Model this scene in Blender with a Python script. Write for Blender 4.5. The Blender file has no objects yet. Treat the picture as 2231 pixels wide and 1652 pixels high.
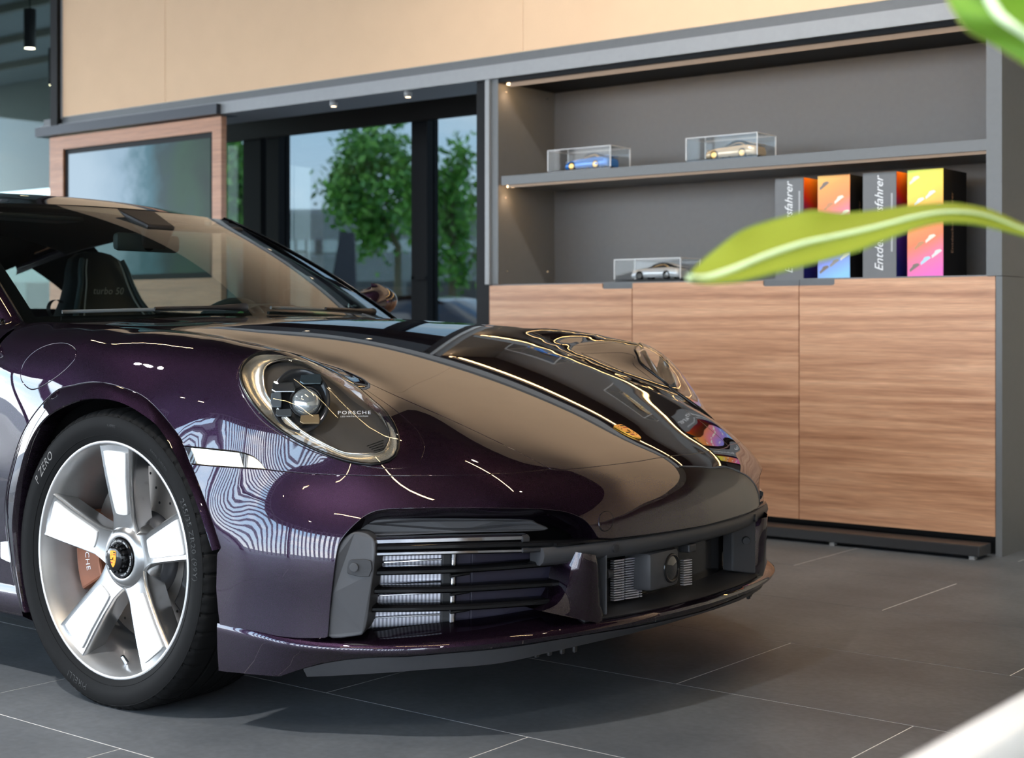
import bpy, bmesh, math, random
import numpy as np
from mathutils import Vector, Matrix
from mathutils.geometry import delaunay_2d_cdt

# ------------------------------------------------------------------ scene, camera, world, lights
sc = bpy.context.scene
COL = sc.collection
random.seed(7)
PI = math.pi

# photograph calibration (pixels of the 2231 x 1652 frame)
F, CX, HY, CAMH = 3250., 1115.5, 700., .876
PSI = PI/2 - math.atan2(CX + 3000., F)
R_ = np.array([math.cos(PSI), math.sin(PSI), 0.]); FW = np.array([-math.sin(PSI), math.cos(PSI), 0.]); UP = np.array([0., 0., 1.])
CAM = np.array([0., 0., CAMH])

cam = bpy.data.cameras.new('camera'); camo = bpy.data.objects.new('camera', cam); COL.objects.link(camo)
camo.location = CAM; camo.rotation_euler = (PI/2, 0, PSI)
cam.sensor_width = 36; cam.sensor_fit = 'HORIZONTAL'; cam.lens = F/2231*36
cam.shift_y = -(826. - HY)/2231; cam.clip_start = .05; cam.clip_end = 500
cam.dof.use_dof = True; cam.dof.focus_distance = 3.45; cam.dof.aperture_fstop = 5.0
sc.camera = camo

sc.view_settings.view_transform = 'Standard'; sc.view_settings.look = 'None'
sc.view_settings.gamma = 1.0; sc.view_settings.use_curve_mapping = False
sc.view_settings.exposure = 1.15

def nodes(nt, *defs):
    nt.nodes.clear(); return nt

W = bpy.data.worlds.new('sky'); sc.world = W; W.use_nodes = True
nt = W.node_tree; nt.nodes.clear()
def N(nt, typ, **kw):
    n = nt.nodes.new(typ)
    for k, v in kw.items():
        if k in n.inputs: n.inputs[k].default_value = v
        else: setattr(n, k, v)
    return n
def L(nt, a, b): nt.links.new(a, b)
tc = N(nt, 'ShaderNodeTexCoord'); sp = N(nt, 'ShaderNodeSeparateXYZ'); L(nt, tc.outputs['Generated'], sp.inputs[0])
rp = N(nt, 'ShaderNodeValToRGB'); L(nt, sp.outputs['Z'], rp.inputs[0])
cr = rp.color_ramp; cr.elements[0].position = .0; cr.elements[0].color = (.80, .87, .92, 1)
cr.elements[1].position = .55; cr.elements[1].color = (.24, .46, .78, 1)
e = cr.elements.new(.12); e.color = (.55, .74, .90, 1)
mp = N(nt, 'ShaderNodeMapping'); mp.inputs['Scale'].default_value = (1, 1, 2.6); L(nt, tc.outputs['Generated'], mp.inputs[0])
ns = N(nt, 'ShaderNodeTexNoise', Scale=2.3, Detail=8., Roughness=.6); L(nt, mp.outputs[0], ns.inputs[0])
cp = N(nt, 'ShaderNodeValToRGB'); cp.color_ramp.elements[0].position = .46; cp.color_ramp.elements[1].position = .62; L(nt, ns.outputs[0], cp.inputs[0])
mx = N(nt, 'ShaderNodeMix', data_type='RGBA'); L(nt, cp.outputs[0], mx.inputs[0]); L(nt, rp.outputs[0], mx.inputs[6]); mx.inputs[7].default_value = (.95, .97, 1., 1)
bg = N(nt, 'ShaderNodeBackground', Strength=5.0); L(nt, mx.outputs[2], bg.inputs[0])
ow = N(nt, 'ShaderNodeOutputWorld'); L(nt, bg.outputs[0], ow.inputs[0])

sun = bpy.data.lights.new('sun', 'SUN'); sun.energy = 3.0; sun.angle = .6; sun.color = (1., .96, .9)
suno = bpy.data.objects.new('sun', sun); COL.objects.link(suno); suno.rotation_euler = (math.radians(52), 0, math.radians(-62))

# ------------------------------------------------------------------ materials
MT = {}
def mat(name, col=(.5, .5, .5), rough=.5, metal=0., coat=0., coat_rough=.03, spec=.5, emis=None, estr=0., trans=0., ior=1.45, sheen=0., noise=None, bump=None):
    if name in MT: return MT[name]
    m = bpy.data.materials.new(name); m.use_nodes = True; t = m.node_tree; b = t.nodes['Principled BSDF']
    b.inputs['Base Color'].default_value = (*col, 1); b.inputs['Roughness'].default_value = rough; b.inputs['Metallic'].default_value = metal
    b.inputs['Coat Weight'].default_value = coat; b.inputs['Coat Roughness'].default_value = coat_rough
    b.inputs['Specular IOR Level'].default_value = spec; b.inputs['IOR'].default_value = ior
    b.inputs['Transmission Weight'].default_value = trans
    if sheen: b.inputs['Sheen Weight'].default_value = sheen
    if emis: b.inputs['Emission Color'].default_value = (*emis, 1); b.inputs['Emission Strength'].default_value = estr
    co = N(t, 'ShaderNodeTexCoord')
    # every surface carries a little procedural tone variation
    sc_, amt = noise or (40., .06)
    nz = N(t, 'ShaderNodeTexNoise', Scale=sc_, Detail=3.); L(t, co.outputs['Object'], nz.inputs[0])
    mr = N(t, 'ShaderNodeMapRange'); mr.inputs[3].default_value = 1-amt; mr.inputs[4].default_value = 1+amt; L(t, nz.outputs[0], mr.inputs[0])
    mm = N(t, 'ShaderNodeMix', data_type='RGBA', blend_type='MULTIPLY'); mm.inputs[0].default_value = 1; mm.inputs[6].default_value = (*col, 1); L(t, mr.outputs[0], mm.inputs[7])
    L(t, mm.outputs[2], b.inputs['Base Color'])
    if bump:
        s2, st = bump; n2 = N(t, 'ShaderNodeTexNoise', Scale=s2, Detail=4.); L(t, co.outputs['Object'], n2.inputs[0])
        bp = N(t, 'ShaderNodeBump', Strength=st, Distance=.01); L(t, n2.outputs[0], bp.inputs['Height']); L(t, bp.outputs[0], b.inputs['Normal'])
    MT[name] = m; return m
def glass(name, tint=(1, 1, 1), refl=1., ior=1.45, rough=0.):
    """thin pane: transparent with fresnel reflection"""
    m = bpy.data.materials.new(name); m.use_nodes = True; t = m.node_tree; t.nodes.clear()
    tr = N(t, 'ShaderNodeBsdfTransparent'); tr.inputs[0].default_value = (*tint, 1)
    gl = N(t, 'ShaderNodeBsdfGlossy'); gl.inputs['Roughness'].default_value = rough; gl.inputs[0].default_value = (refl, refl, refl, 1)
    # Schlick reflectance from the facing ratio (the same on both faces of a pane)
    lw = N(t, 'ShaderNodeLayerWeight', Blend=.5); pw = N(t, 'ShaderNodeMath', operation='POWER'); L(t, lw.outputs['Facing'], pw.inputs[0]); pw.inputs[1].default_value = 5.
    f0 = ((ior-1)/(ior+1))**2; fr = N(t, 'ShaderNodeMath', operation='MULTIPLY_ADD'); L(t, pw.outputs[0], fr.inputs[0]); fr.inputs[1].default_value = 1-f0; fr.inputs[2].default_value = f0
    mxs = N(t, 'ShaderNodeMixShader'); o = N(t, 'ShaderNodeOutputMaterial')
    L(t, fr.outputs[0], mxs.inputs[0]); L(t, tr.outputs[0], mxs.inputs[1]); L(t, gl.outputs[0], mxs.inputs[2]); L(t, mxs.outputs[0], o.inputs[0])
    MT[name] = m; return m
def wood(name, c1, c2, c3):
    m = bpy.data.materials.new(name); m.use_nodes = True; t = m.node_tree; b = t.nodes['Principled BSDF']; b.inputs['Roughness'].default_value = .42
    co = N(t, 'ShaderNodeTexCoord'); mp = N(t, 'ShaderNodeMapping'); mp.inputs['Scale'].default_value = (.55, .55, 17.); L(t, co.outputs['Object'], mp.inputs[0])
    n1 = N(t, 'ShaderNodeTexNoise', Scale=1.7, Detail=6., Roughness=.6, Distortion=.35); L(t, mp.outputs[0], n1.inputs[0])
    mp2 = N(t, 'ShaderNodeMapping'); mp2.inputs['Scale'].default_value = (5., 5., 160.); L(t, co.outputs['Object'], mp2.inputs[0])
    n2 = N(t, 'ShaderNodeTexNoise', Scale=2., Detail=3.); L(t, mp2.outputs[0], n2.inputs[0])
    r = N(t, 'ShaderNodeValToRGB'); L(t, n1.outputs[0], r.inputs[0]); r.color_ramp.elements[0].position = .33; r.color_ramp.elements[0].color = (*c1, 1)
    r.color_ramp.elements[1].position = .68; r.color_ramp.elements[1].color = (*c3, 1); e = r.color_ramp.elements.new(.5); e.color = (*c2, 1)
    mr = N(t, 'ShaderNodeMapRange'); mr.inputs[1].default_value = .3; mr.inputs[2].default_value = .7; mr.inputs[3].default_value = .80; mr.inputs[4].default_value = 1.12; L(t, n2.outputs[0], mr.inputs[0])
    mm = N(t, 'ShaderNodeMix', data_type='RGBA', blend_type='MULTIPLY'); mm.inputs[0].default_value = 1; L(t, r.outputs[0], mm.inputs[6]); L(t, mr.outputs[0], mm.inputs[7]); L(t, mm.outputs[2], b.inputs['Base Color'])
    MT[name] = m; return m
def ramp_mat(name, stops, vec, rough=.4, rotz=0., spots=None):
    """print with a colour gradient along a direction in object space"""
    m = bpy.data.materials.new(name); m.use_nodes = True; t = m.node_tree; b = t.nodes['Principled BSDF']; b.inputs['Roughness'].default_value = rough
    co = N(t, 'ShaderNodeTexCoord'); d = N(t, 'ShaderNodeVectorMath', operation='DOT_PRODUCT'); L(t, co.outputs['Object'], d.inputs[0]); d.inputs[1].default_value = vec
    r = N(t, 'ShaderNodeValToRGB'); L(t, d.outputs['Value'], r.inputs[0]); els = r.color_ramp.elements
    els[0].position, els[0].color = stops[0][0], (*stops[0][1], 1); els[1].position, els[1].color = stops[-1][0], (*stops[-1][1], 1)
    for p, c in stops[1:-1]: e = els.new(p); e.color = (*c, 1)
    L(t, r.outputs[0], b.inputs['Base Color']); MT[name] = m; return m

# ------------------------------------------------------------------ mesh helpers
def link(name, me, material, parent=None, smooth=False):
    o = bpy.data.objects.new(name, me); COL.objects.link(o)
    if material is not None and not me.materials: me.materials.append(material)
    if parent is not None: o.parent = parent
    if smooth and me.polygons: me.polygons.foreach_set('use_smooth', [True]*len(me.polygons))
    return o
def raw(name, v, f, material, parent=None, smooth=False):
    me = bpy.data.meshes.new(name); me.from_pydata([tuple(map(float, p)) for p in v], [], [tuple(map(int, q)) for q in f]); me.update()
    return link(name, me, material, parent, smooth)
class MB:
    def __init__(s): s.v = []; s.f = []
    def add(s, v, f):
        n = len(s.v); s.v += [tuple(map(float, p)) for p in v]; s.f += [tuple(i+n for i in q) for q in f]; return s
    def box(s, x0, x1, y0, y1, z0, z1, b=0.):
        if b <= 0:
            return s.add([(x0,y0,z0),(x1,y0,z0),(x1,y1,z0),(x0,y1,z0),(x0,y0,z1),(x1,y0,z1),(x1,y1,z1),(x0,y1,z1)],
                     [(0,3,2,1),(4,5,6,7),(0,1,5,4),(1,2,6,5),(2,3,7,6),(3,0,4,7)])
        bm = bmesh.new(); bmesh.ops.create_cube(bm, size=1)
        for v in bm.verts: v.co = ((x0+x1)/2+v.co.x*(x1-x0), (y0+y1)/2+v.co.y*(y1-y0), (z0+z1)/2+v.co.z*(z1-z0))
        bmesh.ops.bevel(bm, geom=bm.edges[:], offset=b, segments=2, affect='EDGES', profile=.5)
        bm.verts.index_update(); s.add([v.co[:] for v in bm.verts], [[v.index for v in q.verts] for q in bm.faces]); bm.free(); return s
    def tube(s, pts, r, n=8, cap=True):
        pts = [np.array(p, float) for p in pts]; rr = r if hasattr(r, '__len__') else [r]*len(pts); rings = []
        ref = np.array([0, 0, 1.])
        for i, p in enumerate(pts):
            t = pts[min(i+1, len(pts)-1)]-pts[max(i-1, 0)]; t = t/(np.linalg.norm(t)+1e-12)
            if abs(t@ref) > .95: ref = np.array([1., 0, 0])
            a = np.cross(t, ref); a /= np.linalg.norm(a)+1e-12; b = np.cross(t, a)
            rings.append([p+rr[i]*(math.cos(2*PI*k/n)*a+math.sin(2*PI*k/n)*b) for k in range(n)])
        v = [q for g in rings for q in g]; f = []
        for i in range(len(rings)-1):
            for k in range(n): f.append((i*n+k, i*n+(k+1) % n, (i+1)*n+(k+1) % n, (i+1)*n+k))
        if cap: f.append(tuple(range(n))); f.append(tuple(range(len(v)-1, len(v)-1-n, -1)))
        return s.add(v, f)
    def lathe(s, prof, n=48, axis='y', c=(0, 0, 0), close=False, a0=0., a1=2*PI):
        """profile of (axial, radius) turned about an axis"""
        m = len(prof); full = abs(a1-a0-2*PI) < 1e-6; k = n if full else n+1; v = []; f = []
        for i in range(k):
            a = a0+(a1-a0)*i/n
            for ax, r in prof:
                q = {'y': (r*math.cos(a), ax, r*math.sin(a)), 'z': (r*math.cos(a), r*math.sin(a), ax), 'x': (ax, r*math.cos(a), r*math.sin(a))}[axis]
                v.append((q[0]+c[0], q[1]+c[1], q[2]+c[2]))
        for i in range(n):
            j = (i+1) % k
            for p in range(m if close else m-1):
                q = (p+1) % m; f.append((i*m+p, j*m+p, j*m+q, i*m+q))
        return s.add(v, f)
    def prism(s, poly, ex):
        """closed 3D polygon extruded by vector ex"""
        n = len(poly); v = [np.array(p, float) for p in poly]; v += [p+np.array(ex, float) for p in v]
        return s.add(v, [tuple(range(n-1, -1, -1)), tuple(range(n, 2*n))]+[(i, (i+1) % n, n+(i+1) % n, n+i) for i in range(n)])
    def grid(s, P):
        h, w = len(P), len(P[0]); return s.add([p for r in P for p in r], [(i*w+j, i*w+j+1, (i+1)*w+j+1, (i+1)*w+j) for i in range(h-1) for j in range(w-1)])
    def fix(s):
        bm = bmesh.new(); vs = [bm.verts.new(p) for p in s.v]
        for q in s.f:
            try: bm.faces.new([vs[i] for i in q])
            except ValueError: pass
        bmesh.ops.recalc_face_normals(bm, faces=bm.faces[:]); me = bpy.data.meshes.new('m'); bm.to_mesh(me); bm.free(); return me
    def obj(s, name, material, parent=None, smooth=False, fix=False):
        if fix:
            me = s.fix(); me.name = name; return link(name, me, material, parent, smooth)
        return raw(name, s.v, s.f, material, parent, smooth)
def autosmooth(o, ang=35):
    me = o.data
    me.polygons.foreach_set('use_smooth', [True]*len(me.polygons))
    try: me.set_sharp_from_angle(angle=math.radians(ang))
    except Exception: pass
    return o
def bevel(o, w, seg=2):
    m = o.modifiers.new('bevel', 'BEVEL'); m.width = w; m.segments = seg; m.limit_method = 'ANGLE'; m.angle_limit = math.radians(40); return o
def tag(o, label=None, cat=None, group=None, kind=None):
    for k, v in (('label', label), ('category', cat), ('group', group), ('kind', kind)):
        if v: o[k] = v
    return o
def thing(name, label, cat, loc=(0, 0, 0), rot=(0, 0, 0), group=None):
    o = bpy.data.objects.new(name, None); COL.objects.link(o); o.location = loc; o.rotation_euler = rot; o.empty_display_size = .1
    return tag(o, label, cat, group)
def copy_tree(o, parent=None):
    c = o.copy(); COL.objects.link(c); c.parent = parent
    for ch in list(o.children): copy_tree(ch, c)
    return c
def text_verts(s, size=1., shear=0., space=1.):
    """flat text as (verts, faces) in the xy plane, centred"""
    cu = bpy.data.curves.new('t', 'FONT'); cu.body = s; cu.size = size; cu.shear = shear; cu.space_character = space; cu.align_x = 'CENTER'; cu.align_y = 'CENTER'; cu.resolution_u = 3
    o = bpy.data.objects.new('t', cu); COL.objects.link(o)
    dg = bpy.context.evaluated_depsgraph_get(); me = bpy.data.meshes.new_from_object(o.evaluated_get(dg))
    v = np.array([p.co[:] for p in me.vertices]); f = [tuple(q.vertices) for q in me.polygons]
    bpy.data.objects.remove(o); bpy.data.curves.remove(cu); bpy.data.meshes.remove(me); return v, f
def catmull(P, per=8, closed=False):
    P = np.array(P, float); n = len(P); out = []
    for i in range(n if closed else n-1):
        if closed: a, b, c, d = P[(i-1) % n], P[i], P[(i+1) % n], P[(i+2) % n]
        else: a, b, c, d = P[max(i-1, 0)], P[i], P[i+1], P[min(i+2, n-1)]
        for k in range(per):
            t = k/per; out.append(.5*((2*b)+(-a+c)*t+(2*a-5*b+4*c-d)*t*t+(-a+3*b-3*c+d)*t**3))
    if not closed: out.append(P[-1])
    return np.array(out)
def resample(P, step, closed=False):
    P = np.array(P, float)
    if closed: P = np.vstack([P, P[:1]])
    s = np.r_[0, np.cumsum(np.linalg.norm(np.diff(P, axis=0), axis=1))]; n = max(2, int(round(s[-1]/step)))
    t = np.linspace(0, s[-1], n+1); Q = np.c_[[np.interp(t, s, P[:, k]) for k in range(P.shape[1])]].T
    return Q[:-1] if closed else Q
def ray(px, py): return ((px-CX)/F)*R_+FW-((py-HY)/F)*UP
def at(px, py, ax, val):
    d = ray(px, py); t = (val-CAM[ax])/d[ax]; return CAM+t*d
# ------------------------------------------------------------------ the room
M_floor = bpy.data.materials.new('porcelain_tile'); M_floor.use_nodes = True
t = M_floor.node_tree; b = t.nodes['Principled BSDF']
co = N(t, 'ShaderNodeTexCoord'); oi = N(t, 'ShaderNodeObjectInfo')
n1 = N(t, 'ShaderNodeTexNoise', Scale=2.2, Detail=7., Roughness=.62); n2 = N(t, 'ShaderNodeTexNoise', Scale=55., Detail=3.)
add = N(t, 'ShaderNodeVectorMath', operation='ADD'); L(t, co.outputs['Object'], add.inputs[0]); L(t, oi.outputs['Location'], add.inputs[1])
L(t, add.outputs[0], n1.inputs[0]); L(t, add.outputs[0], n2.inputs[0])
r = N(t, 'ShaderNodeValToRGB'); L(t, n1.outputs[0], r.inputs[0]); r.color_ramp.elements[0].position = .3; r.color_ramp.elements[0].color = (.086, .096, .108, 1); r.color_ramp.elements[1].position = .72; r.color_ramp.elements[1].color = (.158, .171, .187, 1)
mm = N(t, 'ShaderNodeMix', data_type='RGBA', blend_type='OVERLAY'); mm.inputs[0].default_value = .25; L(t, r.outputs[0], mm.inputs[6]); L(t, n2.outputs[0], mm.inputs[7]); L(t, mm.outputs[2], b.inputs['Base Color'])
b.inputs['Roughness'].default_value = .46; b.inputs['Specular IOR Level'].default_value = .18
M_grout = mat('grout', (.85, .85, .83), .9)
M_dark = mat('anthracite', (.155, .160, .163), .45, bump=(900., .02))
M_char = mat('charcoal_panel', (.135, .14, .145), .5)
M_black = mat('black_matt', (.009, .009, .010), .55, spec=.2)
M_alu = mat('brushed_aluminium', (.32, .325, .33), .5, .1)
M_wall = mat('beige_fabric_panel', (.86, .585, .365), .85, noise=(6., .04), bump=(700., .08))
M_wood = wood('walnut_veneer', (.42, .19, .098), (.62, .32, .178), (.76, .435, .26))
M_wood2 = wood('warm_oak_frame', (.40, .165, .075), (.50, .215, .102), (.56, .26, .13))
M_edge = mat('brown_edge_strip', (.42, .27, .17), .5)
M_ceil = mat('ceiling_dark', (.030, .029, .028), .7)
M_white = mat('white_lacquer', (.80, .80, .80), .3)
M_beige2 = mat('pale_sand_plaster', (.70, .58, .44), .9)
M_glassT = glass('tinted_pane', (.235, .255, .265), 1., 1.5)
M_glassD = glass('dark_pane', (.48, .53, .52), 1., 1.16)
M_acr = glass('acrylic', (.97, .98, .985), 1., 1.22)
def emit(name, col, s): return mat(name, col, .5, emis=col, estr=s)
M_led = emit('led_warm', (1., .72, .38), 22.)
M_spot = emit('spot_glow', (1., .80, .55), 40.)

fl = MB().box(-16, 5.5, -5.0, 6.68, -.12, -.0008).obj('floor', M_grout); tag(fl, kind='structure')
TY0, TD, TX0, TW, G = 1.902, .585, -1.921, 1.204, .0020
tile_me = None
for k in range(-3, 8):
    off = 0 if k % 2 == 0 else TW/2
    for j in range(-5, 4):
        x = TX0+off+j*TW-.0; y = TY0+k*TD
        if x < -9 or x > 3 or y > 6.2: continue
        if tile_me is None:
            o = MB().box(G, TW-G, G, TD-G, -.004, 0.0).obj('floor_tile', M_floor, fl); tile_me = o.data
        else:
            o = bpy.data.objects.new('floor_tile', tile_me); COL.objects.link(o); o.parent = fl
        o.location = (x, y, 0)
# beyond the tiles that can be told apart the floor keeps the same finish
fo = MB().box(-16, -8.4, -5.0, 6.66, -.004, 0).box(3.4, 5.5, -5.0, 6.66, -.004, 0).box(-8.4, 3.4, -5.0, TY0-3*TD, -.004, 0).obj('floor_field', M_floor, fl)

YD = 5.481                     # front plane of doors, shelves and display wall
XL, XR = -4.466, -2.031        # cabinet run
ZT = 1.045
# ceiling
ce = MB().box(-16, 5.5, -5.0, 6.7, 3.75, 3.9).obj('ceiling', M_ceil); tag(ce, kind='structure')
# beige bulkhead above the header: three panels with fine joints
wl = MB().box(-7.86, 5.5, YD+.004, YD+.25, 2.13, 3.75).obj('wall_back', mat('joint_pale', (.85, .78, .66), .8)); tag(wl, kind='structure')
xs = [-7.85, -6.862, -4.262, -1.66, .94, 3.54, 5.5]
for a, c in zip(xs[:-1], xs[1:]): MB().box(a+.002, c-.002, YD, YD+.03, 2.132, 3.75).obj('fabric_panel', M_wall, wl)
MB().box(-7.87, -7.845, YD-.004, YD+.05, 2.12, 3.75).obj('panel_edge', M_alu, wl)
# header beam (profiled)
hd = MB().box(-8.05, -1.95, YD-.02, YD+.30, 2.02, 2.085).obj('trim_1', M_alu); tag(hd, kind='structure')
MB().box(-8.05, -1.95, YD+.005, YD+.25, 2.086, 2.13).obj('header_cap', M_char, hd)
MB().box(-8.06, -6.36, YD-.05, YD+.1, 2.018, 2.075).obj('header_end', mat('blue_grey_metal', (.030, .036, .050), .45), hd)
# right hand wall behind the cabinet and east side
tag(MB().box(5.3, 5.5, -5.0, 6.7, 0, 3.75).obj('wall_right', M_beige2), kind='structure')
tag(MB().box(-4.46, 5.3, 6.5, 6.7, 0, 3.75).obj('wall_north', M_beige2), kind='structure')
# soffit over the window bay and glazing of the rear facade
YG = 6.62
so = MB().box(-7.9, -4.45, YD+.25, YG+.05, 2.20, 2.30).obj('ceiling_soffit', M_black); tag(so, kind='structure')
for px, py in ((727, 217), (889, 195)):  # reflections of ceiling spots, built as small glowing lamp shapes
    p = at(px, py, 1, 5.50)
    sl = thing('spot_reflection', 'small round stand-in for a reflected ceiling spot above the window' if px < 800 else 'small slim stand-in for a reflected ceiling spot beside the window corner', 'spotlight', (p[0], p[1], 2.02))
    MB().lathe([(0, .0), (0, .02), (-.028, .02), (-.03, .012)], 16, 'z').obj('lamp_body', M_alu, sl, True)
    MB().lathe([(-.0305, 0), (-.0305, .013), (-.03, .0135)], 16, 'z').obj('lamp_lens', emit('reflected_glow', (1., .8, .55), 3.), sl)
def glazing(name, x0, x1, y, z0, z1, mull, pane, frame=M_black, trans=()):
    w = MB()
    w.box(x0, x1, y-.05, y+.03, z1-.07, z1); w.box(x0, x1, y-.05, y+.03, z0, z0+.06)
    o = w.obj(name, frame); tag(o, kind='structure')
    xs = sorted(mull)
    for a, c in xs: MB().box(a, c, y-.06, y+.04, z0, z1).obj('mullion', frame, o)
    e = [x0]+[q for m_ in xs for q in m_]+[x1]
    for a, c in zip(e[0::2], e[1::2]):
        if c-a > .05: MB().box(a, c, y-.006, y+.006, z0+.05, z1-.06).obj('pane', pane, o)
    return o
gx = lambda px: at(px, 400, 1, YG)[0]
gl = glazing('window_1', gx(300), gx(1085)+.25, YG, 0, 2.21, [(gx(545), gx(583)), (gx(595), gx(622)), (gx(911), gx(945))], M_glassT)
MB().box(gx(300), gx(1085)+.25, YG-.09, YG-.05, 2.055, 2.2).obj('blind_box', mat('brown_black', (.02, .014, .010), .6), gl)
MB().tube([(gx(636), YG-.03, 2.06), (gx(636), YG-.03, .02)], .004, 6).obj('blind_cord', M_black, gl)
mh = MB().box(gx(925)-.01, gx(925)+.01, YG-.11, YG-.06, 1.12, 1.14).box(gx(925)-.01, gx(925)+.10, YG-.11, YG-.09, 1.12, 1.14).obj('handle', M_black, gl)
# the return at the cabinet's left end
tag(MB().box(-4.56, -4.468, YD+.02, YG, 0, 2.2).obj('wall_return', M_black), kind='structure')

# screen wall: oak frame with a display
XA, XB = -7.981, -6.379
sw = thing('display_wall', 'oak veneered freestanding panel holding a black-edged screen', 'panel', ((XA+XB)/2, YD+.05, 0))
ox = (XA+XB)/2
MB().box(XA-ox, -7.843-ox, -.05, -.012, 0, 2.012).box(-6.455-ox, XB-ox, -.05, -.012, 0, 2.012).box(-7.843-ox, -6.455-ox, -.05, -.012, 1.932, 2.012).box(-7.843-ox, -6.455-ox, -.05, -.012, 0, 1.118).obj('oak_frame', M_wood2, sw)
MB().box(XA-ox, XB-ox, -.054, -.05, .76, .764).obj('joint', M_black, sw)
sb = MB().box(-7.843-ox, -6.455-ox, -.035, -.014, 1.118, 1.932).obj('screen_bezel', M_black, sw)
M_scr = bpy.data.materials.new('screen_picture'); M_scr.use_nodes = True; t = M_scr.node_tree; b = t.nodes['Principled BSDF']; b.inputs['Roughness'].default_value = .12
co = N(t, 'ShaderNodeTexCoord'); sx = N(t, 'ShaderNodeSeparateXYZ'); L(t, co.outputs['Object'], sx.inputs[0])
mr = N(t, 'ShaderNodeMapRange'); mr.inputs[1].default_value = -.66; mr.inputs[2].default_value = .66; L(t, sx.outputs['X'], mr.inputs[0])
nz = N(t, 'ShaderNodeTexNoise', Scale=3.2, Detail=5.); L(t, co.outputs['Object'], nz.inputs[0])
ad = N(t, 'ShaderNodeMath', operation='MULTIPLY_ADD'); L(t, nz.outputs[0], ad.inputs[0]); ad.inputs[1].default_value = .45; mr.inputs[3].default_value = -.05; mr.inputs[4].default_value = .72; L(t, mr.outputs[0], ad.inputs[2])
r = N(t, 'ShaderNodeValToRGB'); L(t, ad.outputs[0], r.inputs[0]); el = r.color_ramp.elements
el[0].position = .30; el[0].color = (.50, .66, .80, 1); el[1].position = 1.1 if False else 1.; el[1].color = (.05, .075, .07, 1)
for p, c in ((.52, (.36, .52, .66)), (.62, (.10, .22, .28)), (.75, (.06, .10, .11)), (.86, (.06, .115, .085))): e = el.new(p); e.color = (*c, 1)
L(t, r.outputs[0], b.inputs['Emission Color']); b.inputs['Emission Strength'].default_value = .40; b.inputs['Specular IOR Level'].default_value = .04; b.inputs['Roughness'].default_value = .25; b.inputs['Base Color'].default_value = (.01, .012, .014, 1)
MB().box(-7.80-ox, -6.485-ox, -.038, -.03, 1.15, 1.90).obj('screen', M_scr, sb)

# far left: dark glazed partition beside the display wall, added room behind stands in for the reflected ceiling
xw = -7.86
po = MB().box(-7.93, xw, YD-.03, YD+.06, 2.05, 3.75).obj('trim_2', M_black); tag(po, kind='structure')
gw = glazing('window_2', -16, -7.93, YD+.02, 0, 3.75, [(-9.02, -8.985)], M_glassD, mat('partition_frame', (.10, .105, .11), .4, .5))
MB().box(-16, -8., YD-.04, YD+.04, 3.15, 3.21).obj('transom', M_alu, gw)
ra = MB().box(-16, -11.6, 9.5, 9.6, 0, 1.0).box(-16, -11.6, 9.5, 9.6, 2.32, 3.75).obj('wall_far', mat('far_wall', (.30, .31, .28), .8)); tag(ra, kind='structure')
cr2 = MB().box(-16, -7.6, YD+.1, 9.6, 3.5, 3.6).obj('ceiling_reflected', mat('far_ceiling', (.42, .44, .42), .8)); tag(cr2, kind='structure')
fl2 = MB().box(-16, -7.95, 6.68, 9.6, -.1, 0).obj('floor_far', M_floor); tag(fl2, kind='structure')
for k, yy in enumerate((6.3, 7.1, 7.9, 8.7)): MB().box(-16, -7.7, yy, yy+.05, 3.44, 3.5).obj('ceiling_batten', mat('batten', (.30, .28, .22), .7), cr2)
for (px, py, z) in ((65, 106, 2.95), (118, 186, 2.80)):  # spots of the ceiling reflection, built as hanging lamps
    p = at(px, py, 2, z); 
    tg = thing('reflected_spot', 'dark cylinder standing in for a reflected spot lamp high behind the dark glass' if px < 100 else 'dark cylinder standing in for a reflected spot lamp beside the black post', 'spotlight', (p[0], p[1], z))
    MB().lathe([(.30, 0), (.30, .045), (.01, .045), (.0, .040)], 20, 'z').obj('lamp_body', M_black, tg, True)
    MB().lathe([(.004, 0), (.004, .040)], 20, 'z').obj('lamp_glow', M_spot, tg)
    MB().tube([(0, 0, .3), (0, 0, 3.5-z)], .006, 6).obj('cord', M_black, tg)

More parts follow.
